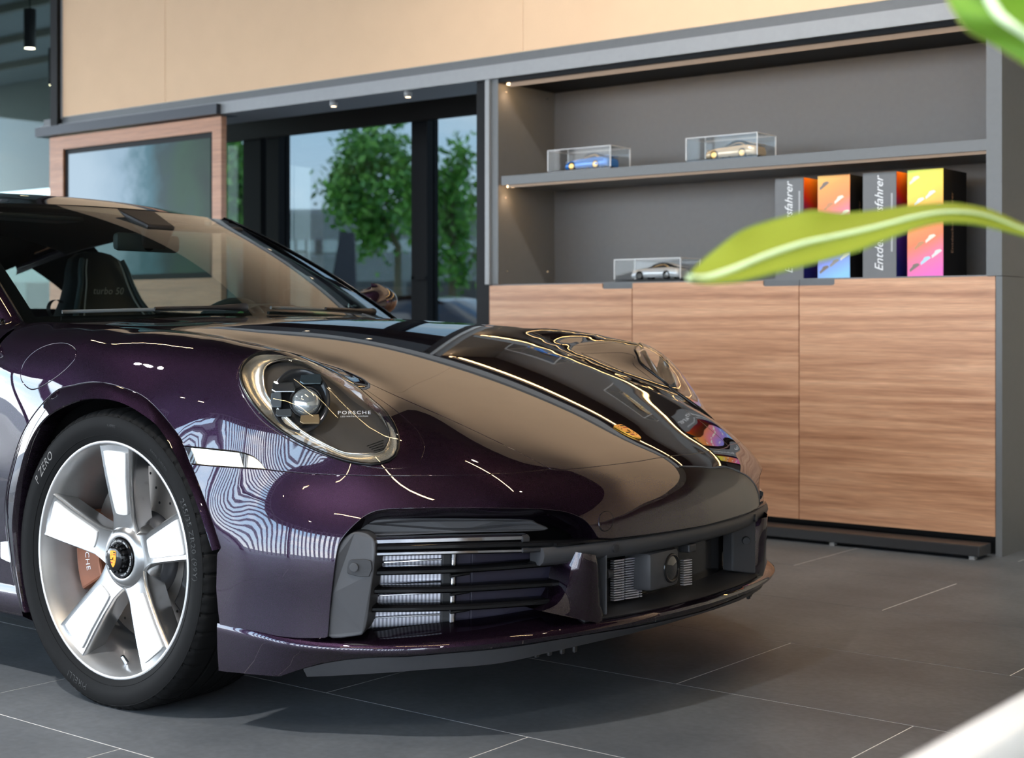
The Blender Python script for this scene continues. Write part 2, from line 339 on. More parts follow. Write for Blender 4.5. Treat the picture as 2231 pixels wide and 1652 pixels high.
# ------------------------------------------------------------------ light fixtures of the showroom
def led_line(name, x0, x1, y, z, label, w=.03):
    o = thing(name, label, 'ceiling light', ((x0+x1)/2, y, z)); h = (x1-x0)/2
    MB().box(-h, h, -w, w, .0, .06).obj('profile', M_black, o); MB().box(-h+.01, h-.01, -w*.6, w*.6, -.004, .0).obj('diffuser', M_led, o)
    
    for q in (-h+.2, h-.2): MB().box(q-.004, q+.004, -.004, .004, .058, 3.752-z).obj('suspension', M_black, o)
    return o
for (x, y, w_) in ((-1.3, 3.5, 'above the nose of the car, cabinet side'), (-1.3, 1.5, 'above the nose of the car, window side'), (-4.9, 2.2, 'above the roof of the car'), (-1.3, -.8, 'behind the planter, near the front glazing')):
    led_line('linear_lamp', x-.65, x+.65, y, 3.2, 'short black linear lamp hanging '+w_)
for i, (x, y) in enumerate([(-5., .2), (-2.2, .2), (.6, .2), (-5., -2.4), (-2.2, -2.4), (.6, -2.4), (-3.5, 3.9), (-2.0, 3.9), (-.5, 3.9)]):
    o = thing('ceiling_spot', 'black cylinder ceiling spot of the showroom', 'ceiling light', (x, y, 3.45), group='ceiling spots of the showroom')
    MB().lathe([(.30, 0), (.30, .05), (.0, .05), (-.0, .042)], 20, 'z').obj('lamp_body', M_black, o, True); MB().lathe([(.006, 0), (.006, .043)], 20, 'z').obj('lamp_glow', M_spot, o)
    la = bpy.data.lights.new('spot_beam', 'SPOT'); la.energy = 185 if y < 3 else 44; la.color = (1., .965, .92); la.spot_size = 1.9; la.spot_blend = .8; la.shadow_soft_size = .05
    lo = bpy.data.objects.new('spot_beam', la); COL.objects.link(lo); lo.parent = o; lo.location = (0, 0, -.02); lo.rotation_euler = (.72 if y > 3 else 0, 0, 0)
# south facade: tall open glazing bays that let the daylight in, west facade likewise
fs = MB().box(-16, 5.5, -5.0, -4.9, 3.45, 3.75).obj('wall_front', M_char); tag(fs, kind='structure')
for x in np.arange(-16, 5.6, 2.15): MB().box(x-.05, x+.05, -5.05, -4.85, 0, 3.46).obj('mullion', M_black, fs)
fwst = MB().box(-16.1, -16, -5.0, 6.7, 3.35, 3.75).obj('wall_left', M_char); tag(fwst, kind='structure')
for y in np.arange(-5.0, 6.7, 2.0): MB().box(-16.15, -15.95, y-.05, y+.05, 0, 3.4).obj('mullion', M_black, fwst)

# vertical blinds of the front glazing, strips turned half open
M_blind = bpy.data.materials.new('blind_fabric'); M_blind.use_nodes = True; t = M_blind.node_tree; t.nodes.clear(); df = N(t, 'ShaderNodeBsdfDiffuse'); df.inputs[0].default_value = (.80, .80, .82, 1); tl = N(t, 'ShaderNodeBsdfTranslucent'); tl.inputs[0].default_value = (.80, .80, .84, 1)
ms = N(t, 'ShaderNodeMixShader'); ms.inputs[0].default_value = .55; om = N(t, 'ShaderNodeOutputMaterial'); L(t, df.outputs[0], ms.inputs[1]); L(t, tl.outputs[0], ms.inputs[2]); L(t, ms.outputs[0], om.inputs[0])
bd_ = thing('vertical_blind', 'white vertical strip blind hanging along the front glazing', 'blind', (-1., -4.6, 3.69)); MB().box(-4.5, 4.5, -.03, .03, .0, .061).obj('head_rail', M_white, bd_)
me_ = None
for k in range(45):
    if me_ is None: o = MB().box(-.045, .045, -.0015, .0015, -3.6, 0.005).obj('blind_strip', M_blind, bd_); me_ = o.data
    else: o = bpy.data.objects.new('blind_strip', me_); COL.objects.link(o); o.parent = bd_
    o.location = (-4.4+k*.2, 0, 0); o.rotation_euler = (0, 0, .35)
# ------------------------------------------------------------------ outside
gr = MB().box(-70, 40, 6.72, 90, -.25, -.13).box(-70, 40, -60, -5.1, -.25, -.13).box(-70, -16.2, -5.1, 6.72, -.25, -.13).obj('ground_outside', mat('asphalt', (.16, .16, .16), .9)); tag(gr, kind='structure')
lw = MB().box(-40, 2, 24, 30.5, -.13, -.08).obj('lawn_outside', mat('lawn', (.12, .27, .05), .9, noise=(8., .3))); tag(lw, kind='structure')
# ------------------------------------------------------------------ the car: frame and fitted skin
# car frame: x forward from the front axle, y to the car's left, z up
WH = CAM+(.543*F/521)*ray(240.8, 1219.5)          # rim face of the near front wheel
TH = math.radians(.8); HALF = .905
MC = np.array([[math.cos(TH), math.sin(TH), 0], [-math.sin(TH), math.cos(TH), 0], [0, 0, 1.]])
ORG = np.array([WH[0], WH[1], 0])+MC.T@np.array([0, HALF, 0])
CO = MC@(CAM-ORG)                                   # camera in the car frame
def K(px, py, y):
    d = MC@ray(px, py); t = (y-CO[1])/d[1]; return tuple(CO+t*d)
def KX(px, py, x):
    d = MC@ray(px, py); t = (x-CO[0])/d[0]; return tuple(CO+t*d)
CAR = thing('sports_car', 'dark purple metallic sports coupe with white-spoked silver wheels on the tiled floor', 'car', tuple(ORG), (0, 0, TH))

def herm(x, xp, yp):
    xp = np.array(xp, float); yp = np.array(yp, float); h = np.diff(xp); dl = np.diff(yp)/h
    m = np.r_[dl[0], (dl[:-1]*h[1:]+dl[1:]*h[:-1])/(h[1:]+h[:-1]), dl[-1]]
    x = np.asarray(x, float); i = np.clip(np.searchsorted(xp, x)-1, 0, len(h)-1); t = (x-xp[i])/h[i]
    return yp[i]*(1+2*t)*(1-t)**2+m[i]*h[i]*t*(1-t)**2+yp[i+1]*t*t*(3-2*t)+m[i+1]*h[i]*t*t*(t-1)
CC = np.array([.05, 0, .30])
hoodcut = np.array([(-.156,-.75,.858),(-.022,-.675,.846),(.07,-.635,.833),(.172,-.588,.812),(.306,-.548,.777),(.371,-.535,.757),(.499,-.515,.713),(.567,-.500,.688),(.707,-.455,.629),(.865,-.392,.552)])
zpoly = np.polyfit([-.30,-.15,.148,.286,.417,.542,.68,.81,.925], [.889,.877,.827,.789,.750,.712,.661,.606,.550], 4); cpoly = np.polyfit(hoodcut[:, 0], hoodcut[:, 2], 4); ypoly = np.polyfit(hoodcut[:, 0], hoodcut[:, 1], 5)
D = []
for X in np.arange(-.15, .861, .07):
    yc = float(np.polyval(ypoly, X)); zc = float(np.polyval(cpoly, X))
    zz = float(np.polyval(zpoly, X))
    D.append((X, yc, zc))
    for f in (0, .2, .4, .58, .74, .88): D.append((X, yc*f, zz+(zc-zz)*f**2))
D += [(-.42,0,.893),(-.42,-.2,.892),(-.38,-.4,.886),(-.3,-.6,.872),(-.3,-.3,.885),(-.3,0,.888)]
D += [(.925,0,.550),(.905,-.2,.550),(.89,-.3,.550),(.975,0,.510),(1.008,0,.460),(1.02,0,.405),(1.02,0,.33),(1.015,0,.22)]
plan = [(0.,1.02),(0.12,1.014),(0.24,1.0),(.36,.972),(.48,.933),(.55,.902),(.62,.858),(.7,.79),(.76,.722),(.81,.645),(.85,.56),(.88,.47),(.897,.40),(.905,.33)]
def PX(y): return float(herm(abs(y), [p[0] for p in plan], [p[1] for p in plan]))
for y, x in plan[1:-1]:
    D += [(x,-y,.41),(x-.002,-y,.30),(x-.006,-y,.18)]
    if y < .5: D += [(x-.012,-y,.46),(x-.045,-y,.51)]
D += [(.767,-.6,.566),(.865,-.55,.505),(.893,-.55,.455)]
D += [(.80,-.65,.48),(.735,-.72,.48),(.645,-.78,.48),(.54,-.835,.48),(.41,-.88,.48)]
D += [K(575,1022,-.85),K(680,1033,-.795),K(850,1037,-.705),K(1000,1036,-.60)]
D += [(.319,-.74,.816),(.369,-.675,.798),(.39,-.60,.768),(.411,-.645,.777),(.458,-.62,.747),(.504,-.612,.718),(.564,-.617,.68),(.616,-.635,.643),(.652,-.655,.606)]
D += [(.369,-.73,.812),(.44,-.71,.786),(.519,-.71,.730),(.58,-.71,.665),(.645,-.68,.607)]
D += [(.42,-.79,.755),(.50,-.775,.69),(.56,-.76,.628),(.40,-.86,.63),(.47,-.825,.62)]
for X, l in {-.5:[(-.80,.866),(-.85,.84),(-.885,.78)],-.3:[(-.76,.866),(-.81,.862),(-.86,.836),(-.89,.79)],-.15:[(-.79,.862),(-.83,.853),(-.87,.82),(-.898,.77)],
    0:[(-.71,.850),(-.76,.857),(-.82,.846),(-.865,.812),(-.895,.77)],.1:[(-.645,.830),(-.67,.835),(-.71,.845),(-.755,.850),(-.81,.838),(-.855,.803),(-.888,.75)],
    .2:[(-.605,.808),(-.64,.817),(-.70,.834),(-.75,.839),(-.80,.826),(-.845,.79),(-.878,.735),(-.90,.66)],.3:[(-.58,.783),(-.62,.796),(-.68,.817),(-.73,.823),(-.78,.811),(-.83,.770),(-.865,.71),(-.887,.63)]}.items(): D += [(X, y, z) for y, z in l]
CREASE = [K(15,1054,-.915),K(46,950,-.918),K(114,858,-.915),K(160,840,-.912),K(208,833,-.912),K(262,843,-.912),K(318,869,-.912),K(381,940,-.908),K(399,968,-.905)]
D += CREASE
D += [K(430,1000,-.895),(.33,-.905,.50),(.355,-.903,.35),(.36,-.902,.20)]
D += [(-.45,-.905,.60),(-.55,-.898,.60),(-.45,-.905,.40),(-.5,-.897,.70),(-.36,-.906,.26),(-.45,-.904,.26),(-.55,-.898,.26),(-.42,-.907,.33),(-.55,-.90,.42),(-.34,-.905,.20),(-.5,-.898,.18)]
D = np.array(D); P = np.vstack([D, D[np.abs(D[:, 1]) > 1e-6]*[1, -1, 1]])
LAM = 1.5e-4; V = P-CC; rr = np.linalg.norm(V, axis=1); dd = V/rr[:, None]; n = len(P)
A = np.zeros((n+4, n+4)); A[:n, :n] = np.linalg.norm(dd[:, None]-dd[None], axis=2)**3+LAM*np.eye(n); Q = np.c_[np.ones(n), dd]; A[:n, n:] = Q; A[n:, :n] = Q.T
sol = np.linalg.solve(A, np.r_[rr, np.zeros(4)]); wt, pol = sol[:n], sol[n:]
def RR(d):
    d = np.atleast_2d(d); out = np.empty(len(d))
    for i in range(0, len(d), 8000):
        q = d[i:i+8000]; out[i:i+8000] = (np.maximum(0, 2-2*q@dd.T)**1.5)@wt+pol[0]+q@pol[1:]
    return out
def nrm(v): return v/(np.linalg.norm(v, axis=-1, keepdims=True)+1e-15)
def S(d): return CC+d*RR(d)[:, None]
def onS(p): return S(nrm(np.atleast_2d(np.asarray(p, float))-CC))
def SN(d, e=2e-3):
    a = nrm(np.cross(d, np.array([.31, .77, .55]))); b = np.cross(d, a)
    u = S(nrm(d+e*a))-S(nrm(d-e*a)); v = S(nrm(d+e*b))-S(nrm(d-e*b)); m = nrm(np.cross(u, v)); s = np.sign((m*d).sum(1)); return m*s[:, None]
def pxS(pts, extra=0.):
    """photo pixels -> points of the fitted skin (optionally further along the sight line)"""
    pts = np.atleast_2d(np.array(pts, float)); d = np.array([MC@ray(*p) for p in pts]); out = np.full((len(pts), 3), np.nan)
    ts = np.linspace(2.1, 5.2, 420); X = CO+ts[None, :, None]*d[:, None, :]
    g = (np.linalg.norm(X-CC, axis=2)-RR(nrm(X.reshape(-1, 3)-CC)).reshape(len(pts), -1))
    for i in range(len(pts)):
        k = np.where((g[i, :-1] > 0) & (g[i, 1:] <= 0))[0]
        if len(k) == 0: j = int(np.argmin(g[i])); t = ts[j]
        else:
            a, b = ts[k[0]], ts[k[0]+1]
            for _ in range(22):
                m = (a+b)/2; x = CO+m*d[i]; gm = np.linalg.norm(x-CC)-RR(nrm((x-CC)[None]))[0]
                if gm > 0: a = m
                else: b = m
            t = (a+b)/2
        e = extra[i] if hasattr(extra, '__len__') else extra
        out[i] = CO+(t+e/np.linalg.norm(d[i]))*d[i]
    return out
def inpoly(p, poly):
    x, y = p[:, 0][:, None], p[:, 1][:, None]; a = poly; b = np.roll(poly, -1, 0)
    c = ((a[:, 1] > y) != (b[:, 1] > y)) & (x < (b[:, 0]-a[:, 0])*(y-a[:, 1])/(b[:, 1]-a[:, 1]+1e-30)+a[:, 0]); return c.sum(1) % 2 == 1
def panel(name, loops, material, parent=None, axis=(.55, -.6, .55), h=.022, gap=.0016, flange=.014, off=0., step=.009, resamp=True, mirror=False, both=False, flip=False):
    """a piece of the skin cut along closed loops (first outer, then holes), with folded edges"""
    parent = parent or CAR; ax = nrm(np.array(axis, float)); t1 = nrm(np.cross(ax, [0, 0, 1.])); t2 = np.cross(ax, t1)
    def to2(p):
        d = nrm(p-CC); k = 2/(1+d@ax); return np.c_[(d@t1)*k, (d@t2)*k]
    def to3(q):
        k = (4-(q**2).sum(1))/(4+(q**2).sum(1)); w = q*((1+k)/2)[:, None]; return nrm(w[:, :1]*t1+w[:, 1:]*t2+k[:, None]*ax)
    L3, L2 = [], []
    for li, lp in enumerate(loops):
        p = resample(lp, step, True) if resamp else np.array(lp)
        p = onS(p); q = to2(p); area = .5*np.sum(q[:, 0]*np.roll(q[:, 1], -1)-q[:, 1]*np.roll(q[:, 0], -1))
        if (area > 0) != (li == 0): p = p[::-1]; q = q[::-1]
        if gap:
            nn = SN(nrm(p-CC)); tg_ = nrm(np.roll(p, -1, 0)-np.roll(p, 1, 0)); ins = np.cross(nn, tg_)
            c2 = to2(onS(p+ins*.004))-q; e2 = to2(p+tg_*.004)-q
            if np.median(e2[:, 0]*c2[:, 1]-e2[:, 1]*c2[:, 0]) < 0: ins = -ins
            p = onS(p+ins*gap); q = to2(p)
        L3.append(p); L2.append(q)
    hh = h/.75; lo = L2[0].min(0); hi = L2[0].max(0); gx_, gy_ = np.meshgrid(np.arange(lo[0], hi[0], hh), np.arange(lo[1], hi[1], hh*.866)); gx_ = gx_+(np.arange(gx_.shape[0]) % 2)[:, None]*hh/2
    G2 = np.c_[gx_.ravel(), gy_.ravel()]; ok = inpoly(G2, L2[0])
    for q in L2[1:]: ok &= ~inpoly(G2, q)
    G2 = G2[ok]; B = np.vstack(L2); keep = np.ones(len(G2), bool)
    for i in range(0, len(G2), 3000): keep[i:i+3000] = (((G2[i:i+3000, None]-B[None])**2).sum(2).min(1) > (hh*.42)**2)
    G2 = G2[keep]; pts = np.vstack([B, G2]); ed = []; k = 0
    for q in L2: m = len(q); ed += [(k+i, k+(i+1) % m) for i in range(m)]; k += m
    res = delaunay_2d_cdt([Vector(p) for p in pts], ed, [], 0, 1e-7); v2 = np.array([p[:] for p in res[0]]); tr = np.array([t for t in res[2]])
    c = v2[tr].mean(1); ok = inpoly(c, L2[0])
    for q in L2[1:]: ok &= ~inpoly(c, q)
    tr = tr[ok]; d = to3(v2); nn = SN(d); v3 = S(d)+nn*off
    a = v3[tr[:, 0]]; b = v3[tr[:, 1]]; cc = v3[tr[:, 2]]; fl_ = (np.cross(b-a, cc-a)*nn[tr[:, 0]]).sum(1) < 0; tr[fl_] = tr[fl_][:, ::-1]
    faces = [tuple(t) for t in tr]; v3 = list(v3); nn = list(nn)
    if flange:
        for p, q in zip(L3, L2):
            m = len(p); dn = nrm(p-CC); n_ = SN(dn); tg_ = nrm(np.roll(p, -1, 0)-np.roll(p, 1, 0)); out = np.cross(n_, tg_)
            c2 = to2(p+out*.004)-q; e2 = to2(p+tg_*.004)-q
            if np.median(e2[:, 0]*c2[:, 1]-e2[:, 1]*c2[:, 0]) > 0: out = -out
            p0 = p+n_*off; r0 = len(v3)
            for (dx, dn_, w) in ((0, 0, 0.), (.0011, .0006, .45), (.0016, .0018, .9), (.0014, flange, 1.)):
                v3 += list(p0+out*dx-n_*dn_); nn += list(nrm(n_*(1-w)+out*w))
            for s in range(3):
                for i in range(m):
                    j = (i+1) % m; qd = (r0+s*m+i, r0+s*m+j, r0+(s+1)*m+j, r0+(s+1)*m+i)
                    A_, B_, C_ = (np.array(v3[qd[0]]), np.array(v3[qd[1]]), np.array(v3[qd[2]]))
                    faces.append(qd if np.cross(B_-A_, C_-A_)@np.array(nn[qd[2]]) > 0 else qd[::-1])
    v3 = np.array(v3); nn = np.array(nn)
    def make(sgn):
        v = v3*[1, sgn, 1]; m_ = nn*[1, sgn, 1]; f = faces if sgn > 0 else [q[::-1] for q in faces]
        o = raw(name, v, f, material, parent, True); o.data.normals_split_custom_set_from_vertices([tuple(x) for x in m_]); return o
    o = make(1)
    return (o, make(-1)) if mirror else o
def mir(p): return np.asarray(p)*[1, -1, 1]
def sym(right):
    """half outline from the centre plane round the right side back to the centre plane -> full loop"""
    r = np.array(right); return np.vstack([r, mir(r)[::-1]])

# ------------------------------------------------------------------ car materials
M_paint = bpy.data.materials.new('aubergine_metallic'); M_paint.use_nodes = True; t = M_paint.node_tree; b = t.nodes['Principled BSDF']
co = N(t, 'ShaderNodeTexCoord'); nz = N(t, 'ShaderNodeTexVoronoi', Scale=1400.); L(t, co.outputs['Object'], nz.inputs[0])
r = N(t, 'ShaderNodeValToRGB'); L(t, nz.outputs['Color'], r.inputs[0]); r.color_ramp.elements[0].color = (.012, .006, .0138, 1); r.color_ramp.elements[1].color = (.034, .0178, .038, 1)
L(t, r.outputs[0], b.inputs['Base Color']); b.inputs['Metallic'].default_value = .9; b.inputs['Roughness'].default_value = .42; b.inputs['Specular IOR Level'].default_value = .1; b.inputs['Specular Tint'].default_value = (.12, .08, .13, 1)
b.inputs['Coat Weight'].default_value = 1.; b.inputs['Coat Roughness'].default_value = .012; b.inputs['Coat IOR'].default_value = 1.7
M_plas = mat('dark_plastic', (.030, .030, .033), .42, bump=(1500., .03))
M_plas2 = mat('grey_plastic', (.055, .055, .060), .5, bump=(1500., .03))
M_gloss = mat('gloss_black', (.008, .008, .009), .12)
M_chrome = mat('bright_metal', (.75, .76, .78), .12, 1.)
M_silver = mat('wheel_silver', (.45, .45, .45), .27, .95, coat=.5, coat_rough=.08)
M_barrel = mat('barrel_silver', (.62, .62, .62), .36, .9)
M_wwhite = mat('wheel_white_insert', (.70, .70, .70), .3, coat=.3)
M_rub = mat('tyre_rubber', (.009, .009, .0092), .65, spec=.10, bump=(500., .05))
M_rub2 = mat('tyre_lettering', (.012, .012, .012), .35)
M_disc = mat('brake_disc', (.30, .27, .25), .35, .8, bump=(300., .05))
M_cal = mat('bronze_caliper', (.22, .075, .035), .35, .3)
M_gold = mat('crest_gold', (.90, .46, .06), .28, .6)
M_goldW = mat('crest_orange', (.95, .38, .02), .4)
M_red = mat('crest_red', (.45, .05, .02), .4)
M_lens = glass('lamp_cover', (.93, .95, .96), 1., 1.5)
M_wind = glass('windscreen_glass', (.62, .70, .66), 1., 1.52)
M_side = glass('side_glass', (.60, .68, .65), 1., 1.52)
M_lth = mat('dark_leather', (.018, .024, .030), .5, bump=(600., .06))
M_lth2 = mat('dark_blue_grey_trim', (.035, .055, .065), .55)
M_head = mat('headliner', (.020, .022, .023), .8)
M_stitch = mat('light_stitching', (.35, .36, .36), .6)
M_rad = bpy.data.materials.new('radiator_core'); M_rad.use_nodes = True; t = M_rad.node_tree; b = t.nodes['Principled BSDF']; b.inputs['Metallic'].default_value = .9; b.inputs['Roughness'].default_value = .4
co = N(t, 'ShaderNodeTexCoord'); wv = N(t, 'ShaderNodeTexWave', Scale=60., Distortion=0.); wv.bands_direction = 'Y'; L(t, co.outputs['Object'], wv.inputs[0])
r = N(t, 'ShaderNodeValToRGB'); L(t, wv.outputs[0], r.inputs[0]); r.color_ramp.elements[0].color = (.22, .22, .26, 1); r.color_ramp.elements[1].color = (.62, .62, .68, 1); L(t, r.outputs[0], b.inputs['Base Color'])

# ------------------------------------------------------------------ skin panels
def cat3(*a): return np.vstack([np.atleast_2d(np.asarray(q, float)) for q in a])
HC = catmull(hoodcut, 6)                                     # hood / wing joint, right side
hood_rear = catmull([(-.405,0,.89),(-.40,-.2,.89),(-.375,-.42,.885),(-.32,-.62,.875),(-.25,-.735,.867)], 6)
hood_front = pxS(catmull([(1200,1022),(1215,1024),(1260,1021),(1330,1013),(1400,1004)], 5))
hf_y = hood_front[:, 1]
# continue to the centre plane
hood_front = cat3(hood_front[hood_front[:, 1] < -.09], [(.915, -.05, .553)], [(.918, 0, .553)])
hood_right = cat3(hood_rear, HC, hood_front)
panel('bonnet', [sym(hood_right)[:-1]], M_paint, axis=(.35, 0, .9), h=.024)

SHUT = pxS(catmull([(1200,1022),(1110,1031),(1000,1036),(850,1037),(760,1036),(680,1033),(620,1028),(577,1023)], 5))
MARK_T = pxS(catmull([(577,1023),(565,1006),(545,992),(515,984),(470,979),(430,975),(390,971)], 4))
MARK_B = pxS(catmull([(577,1023),(540,1021),(480,1017),(430,1013),(408,1010)], 4))
ARCH = catmull(CREASE, 5)                                   # rear -> front over the arch
ARCHF = pxS(catmull([(399,968),(408,990),(417,1016),(437,1067),(455,1115),(470,1161),(481,1194)], 4))
low_arch = [K(8,1097,-.913),K(8,1145,-.911),K(14,1182,-.909),K(24,1242,-.907),K(38,1310,-.905),K(45,1328,-.904)]
DOORX = -.49
wing = cat3(HC[0:1], HC[1:], SHUT[1:], MARK_T[1:], ARCH[::-1], low_arch, [(DOORX-.01,-.90,.245),(DOORX,-.905,.45),(DOORX,-.90,.65),(DOORX+.005,-.88,.80),(DOORX+.012,-.845,.845),(DOORX,-.80,.862),(-.43,-.765,.866),(-.33,-.752,.866)], hood_rear[-1:])
LAMP_O = pxS(catmull([(518,833),(541,881),(582,927),(658,973),(734,1001),(810,1018),(874,1021),(912,1006),(925,973),(907,935),(861,894),(810,858),(760,825),(709,800),(650,773),(600,762),(560,766),(532,784),(519,808)], 5, True))
LAMP_I = pxS(catmull([(524,812),(533,850),(564,894),(607,934),(658,965),(709,988),(760,1005),(810,1012),(849,1003),(867,980),(864,940),(841,901),(810,873),(772,840),(734,814),(683,789),(640,774),(598,767),(560,771),(535,788)], 5, True))
FUEL = pxS(catmull([(46,826),(48,800),(62,778),(85,760),(115,749),(142,748),(160,757),(166,770),(161,785),(140,808),(110,831),(80,847),(62,846)], 5, True))
panel('front_wing', [wing, LAMP_O, FUEL], M_paint, h=.020, mirror=True)
panel('fuel_door', [FUEL], M_paint, h=.02)
panel('lamp_surround', [LAMP_O, LAMP_I], M_paint, h=.02, gap=.001, step=.007, mirror=True)
# arch flares: a band from the crease to the wheel opening
lipP = [K(54,1335,-.918),K(46,1310,-.919),K(34,1242,-.922),K(28,1182,-.926),K(26,1145,-.928),K(30,1097,-.930),K(40,1040,-.932),K(63.5,963,-.934),K(102,907,-.935),K(160,876,-.935),K(213,868.6,-.935),K(270,880,-.934),K(330,917,-.932),K(355,945,-.931),K(372,972,-.930),K(392,1012,-.926),K(420,1075,-.922),K(443,1140,-.920),K(462,1200,-.918)]
creP = [K(45,1328,-.904),K(38,1310,-.905),K(24,1242,-.907),K(14,1182,-.909),K(8,1145,-.911),K(8,1097,-.913)]+[tuple(p) for p in CREASE[:1]]+[tuple(CREASE[1]),tuple(CREASE[2]),tuple(CREASE[3]),tuple(CREASE[4]),tuple(CREASE[5]),tuple(CREASE[6]),tuple(CREASE[7])]+[tuple(q) for q in pxS([(399,968),(417,1016),(437,1067),(461,1135),(481,1196)])]
lipP = catmull(lipP, 6); creP = catmull(creP, 6); creS = onS(creP); creN = SN(nrm(creS-CC)); ow_ = nrm(creS-lipP)
for s in (1, -1):
    g = [creS+ow_*.016-creN*.004, creS+ow_*.002-creN*.0022, creS*.85+lipP*.15+creN*.001, creS*.45+lipP*.55+creN*.002, lipP, lipP+[0, .004, 0]-ow_*.003, lipP*[.97, 1, 1]+[0, .05, .0]]
    rows = [[(p[0], p[1]*s, p[2]) for p in q] for q in g]
    o = MB().grid(rows).obj('wheel_arch', M_paint, CAR, True, fix=True); autosmooth(o, 40)
# bumper skin, cut along joint, wheel arch, lower lip and the air intake opening
LIPJ = pxS(catmull([(478,1362),(560,1381),(640,1391),(714,1391)], 4))
INT = pxS(catmull([(714,1391),(716,1370),(722,1300),(734,1205),(745,1175),(770,1146),(800,1122),(835,1111),(900,1108),(1000,1107),(1100,1108),(1180,1110),(1235,1117),(1272,1133),(1292,1155),(1302,1173)], 5))
ctr = []
zc_ = .402
for y in np.arange(-.33, .001, .03): ctr.append((PX(y), y, zc_-.004*(1-abs(y)/.33)))
ctr[-1] = (PX(0), 0, ctr[-1][2])
edge_side = pxS([(481,1194),(472,1208),(470,1282),(474,1330),(478,1362)])
bump_r = cat3(hood_front[::-1], SHUT[1:], MARK_B[1:], ARCHF[2:], edge_side[1:], LIPJ[1:], INT[1:], ctr)
panel('front_bumper', [sym(bump_r)[:-1]], M_paint, axis=(.8, 0, .35), h=.022, flange=.03)
# folded inner return of the intake opening (painted)
ret = cat3(INT, ctr[:2])
nr = SN(nrm(ret-CC))
for s in (1, -1):
    rows = [ret*[1, s, 1], (ret-nr*.022+[0, 0, -.004])*[1, s, 1], (ret-nr*.06+[-.01, 0, -.012])*[1, s, 1]]
    o = MB().grid([[tuple(p) for p in q] for q in rows]).obj('intake_return', M_paint, CAR, True, fix=True)
# side marker lamps
mk = cat3(MARK_T, MARK_B[::-1][:-1])
panel('side_marker', [mk], glass('marker_cover', (.95, .90, .82), 1., 1.6), h=.02, mirror=True, gap=.002, step=.006)
panel('marker_backing', [mk], mat('marker_reflector', (.75, .66, .52), .22, .85), h=.02, mirror=True, gap=.003, off=-.012, flange=.004, step=.006)
# ------------------------------------------------------------------ nose: bars, intakes, lip
def slab(name, pix, extra, thick, material, mirror=True, parent=None, dirn=None, per=4, closed=True, smooth=True):
    """piece traced in the photo, standing 'extra' behind the skin, with real thickness"""
    q = catmull(pix, per, True) if per > 1 else np.array(pix, float)
    p = pxS(q, extra); c = p.mean(0)
    nv = SN(nrm(c[None]-CC))[0]; nv[2] *= .3; nv = nrm(nv); ex = -(np.array(dirn) if dirn is not None else nv)*thick
    res = []
    for s in ((1, -1) if mirror else (1,)):
        o = MB().prism(p*[1, s, 1], ex*[1, s, 1]).obj(name, material, parent or CAR, False, fix=True); bevel(o, min(.003, thick*.3)); res.append(o)
    return res
def sweep(name, y0, y1, prof, material, zf=None, n=40, parent=None, base=PX, smooth=True, cap=True):
    """profile of (outward offset, z) carried along the plan curve of the nose"""
    ys = np.linspace(y0, y1, n); rows = []
    for y in ys:
        e = .01; x = base(y); dx = (base(y+e)-base(y-e))/(2*e) if abs(y) > .011 else 0.
        if y > 0 and abs(y) > .011: dx = (base(abs(y)+e)-base(abs(y)-e))/(2*e)
        elif y < 0 and abs(y) > .011: dx = -(base(abs(y)+e)-base(abs(y)-e))/(2*e)
        nv = nrm(np.array([1., -dx, 0])); zo = zf(y) if zf else 0.
        pr = prof(y) if callable(prof) else prof
        rows.append([(x+nv[0]*a, y+nv[1]*a, z+zo) for a, z in pr])
    m = len(rows[0]); v = [p for r_ in rows for p in r_]; f = [(i*m+k, i*m+(k+1) % m, (i+1)*m+(k+1) % m, (i+1)*m+k) for i in range(n-1) for k in range(m)]
    if cap: f += [tuple(range(m-1, -1, -1)), tuple(range((n-1)*m, n*m))]
    o = MB().add(v, f).obj(name, material, parent or CAR, smooth, fix=True); return autosmooth(o, 38)
# dark seam strips and the grey bar below the painted nose
sweep('nose_seam', -.47, .47, [(-.045,.404),(-.004,.404),(-.002,.400),(-.004,.3965),(-.045,.3965)], M_gloss)
sweep('nose_bar', -.50, .50, [(-.06,.396),(-.007,.396),(-.003,.392),(-.001,.380),(-.006,.366),(-.02,.357),(-.06,.357)], M_plas2, n=60)
for s in (1, -1):
    for (px, py) in ((1343, 1195),):
        c = pxS([(px, py)])[0]*[1, s, 1]; nv = SN(nrm(c[None]-CC))[0]; nv[2] = 0; nv = nrm(nv)
        MB().tube([c-nv*.012, c+nv*.0005, c+nv*.001], [.0095, .0095, .008], 20).obj('parking_sensor', M_plas, CAR, fix=True)
# tow-eye cover: round disc let into the paint
tw = pxS(catmull([(1305,1136),(1308,1122),(1318,1115),(1329,1117),(1335,1128),(1334,1142),(1326,1154),(1315,1157),(1307,1150)], 4, True))
panel('tow_cover', [tw], M_paint, axis=(.8, 0, .35), h=.02, gap=0., off=.0012, flange=.004, step=.004)
MB().tube(np.vstack([onS(tw)+SN(nrm(tw-CC))*.0006, onS(tw[:1])+SN(nrm(tw[:1]-CC))*.0006]), .0011, 6, False).obj('tow_cover_seam', M_gloss, CAR, True)
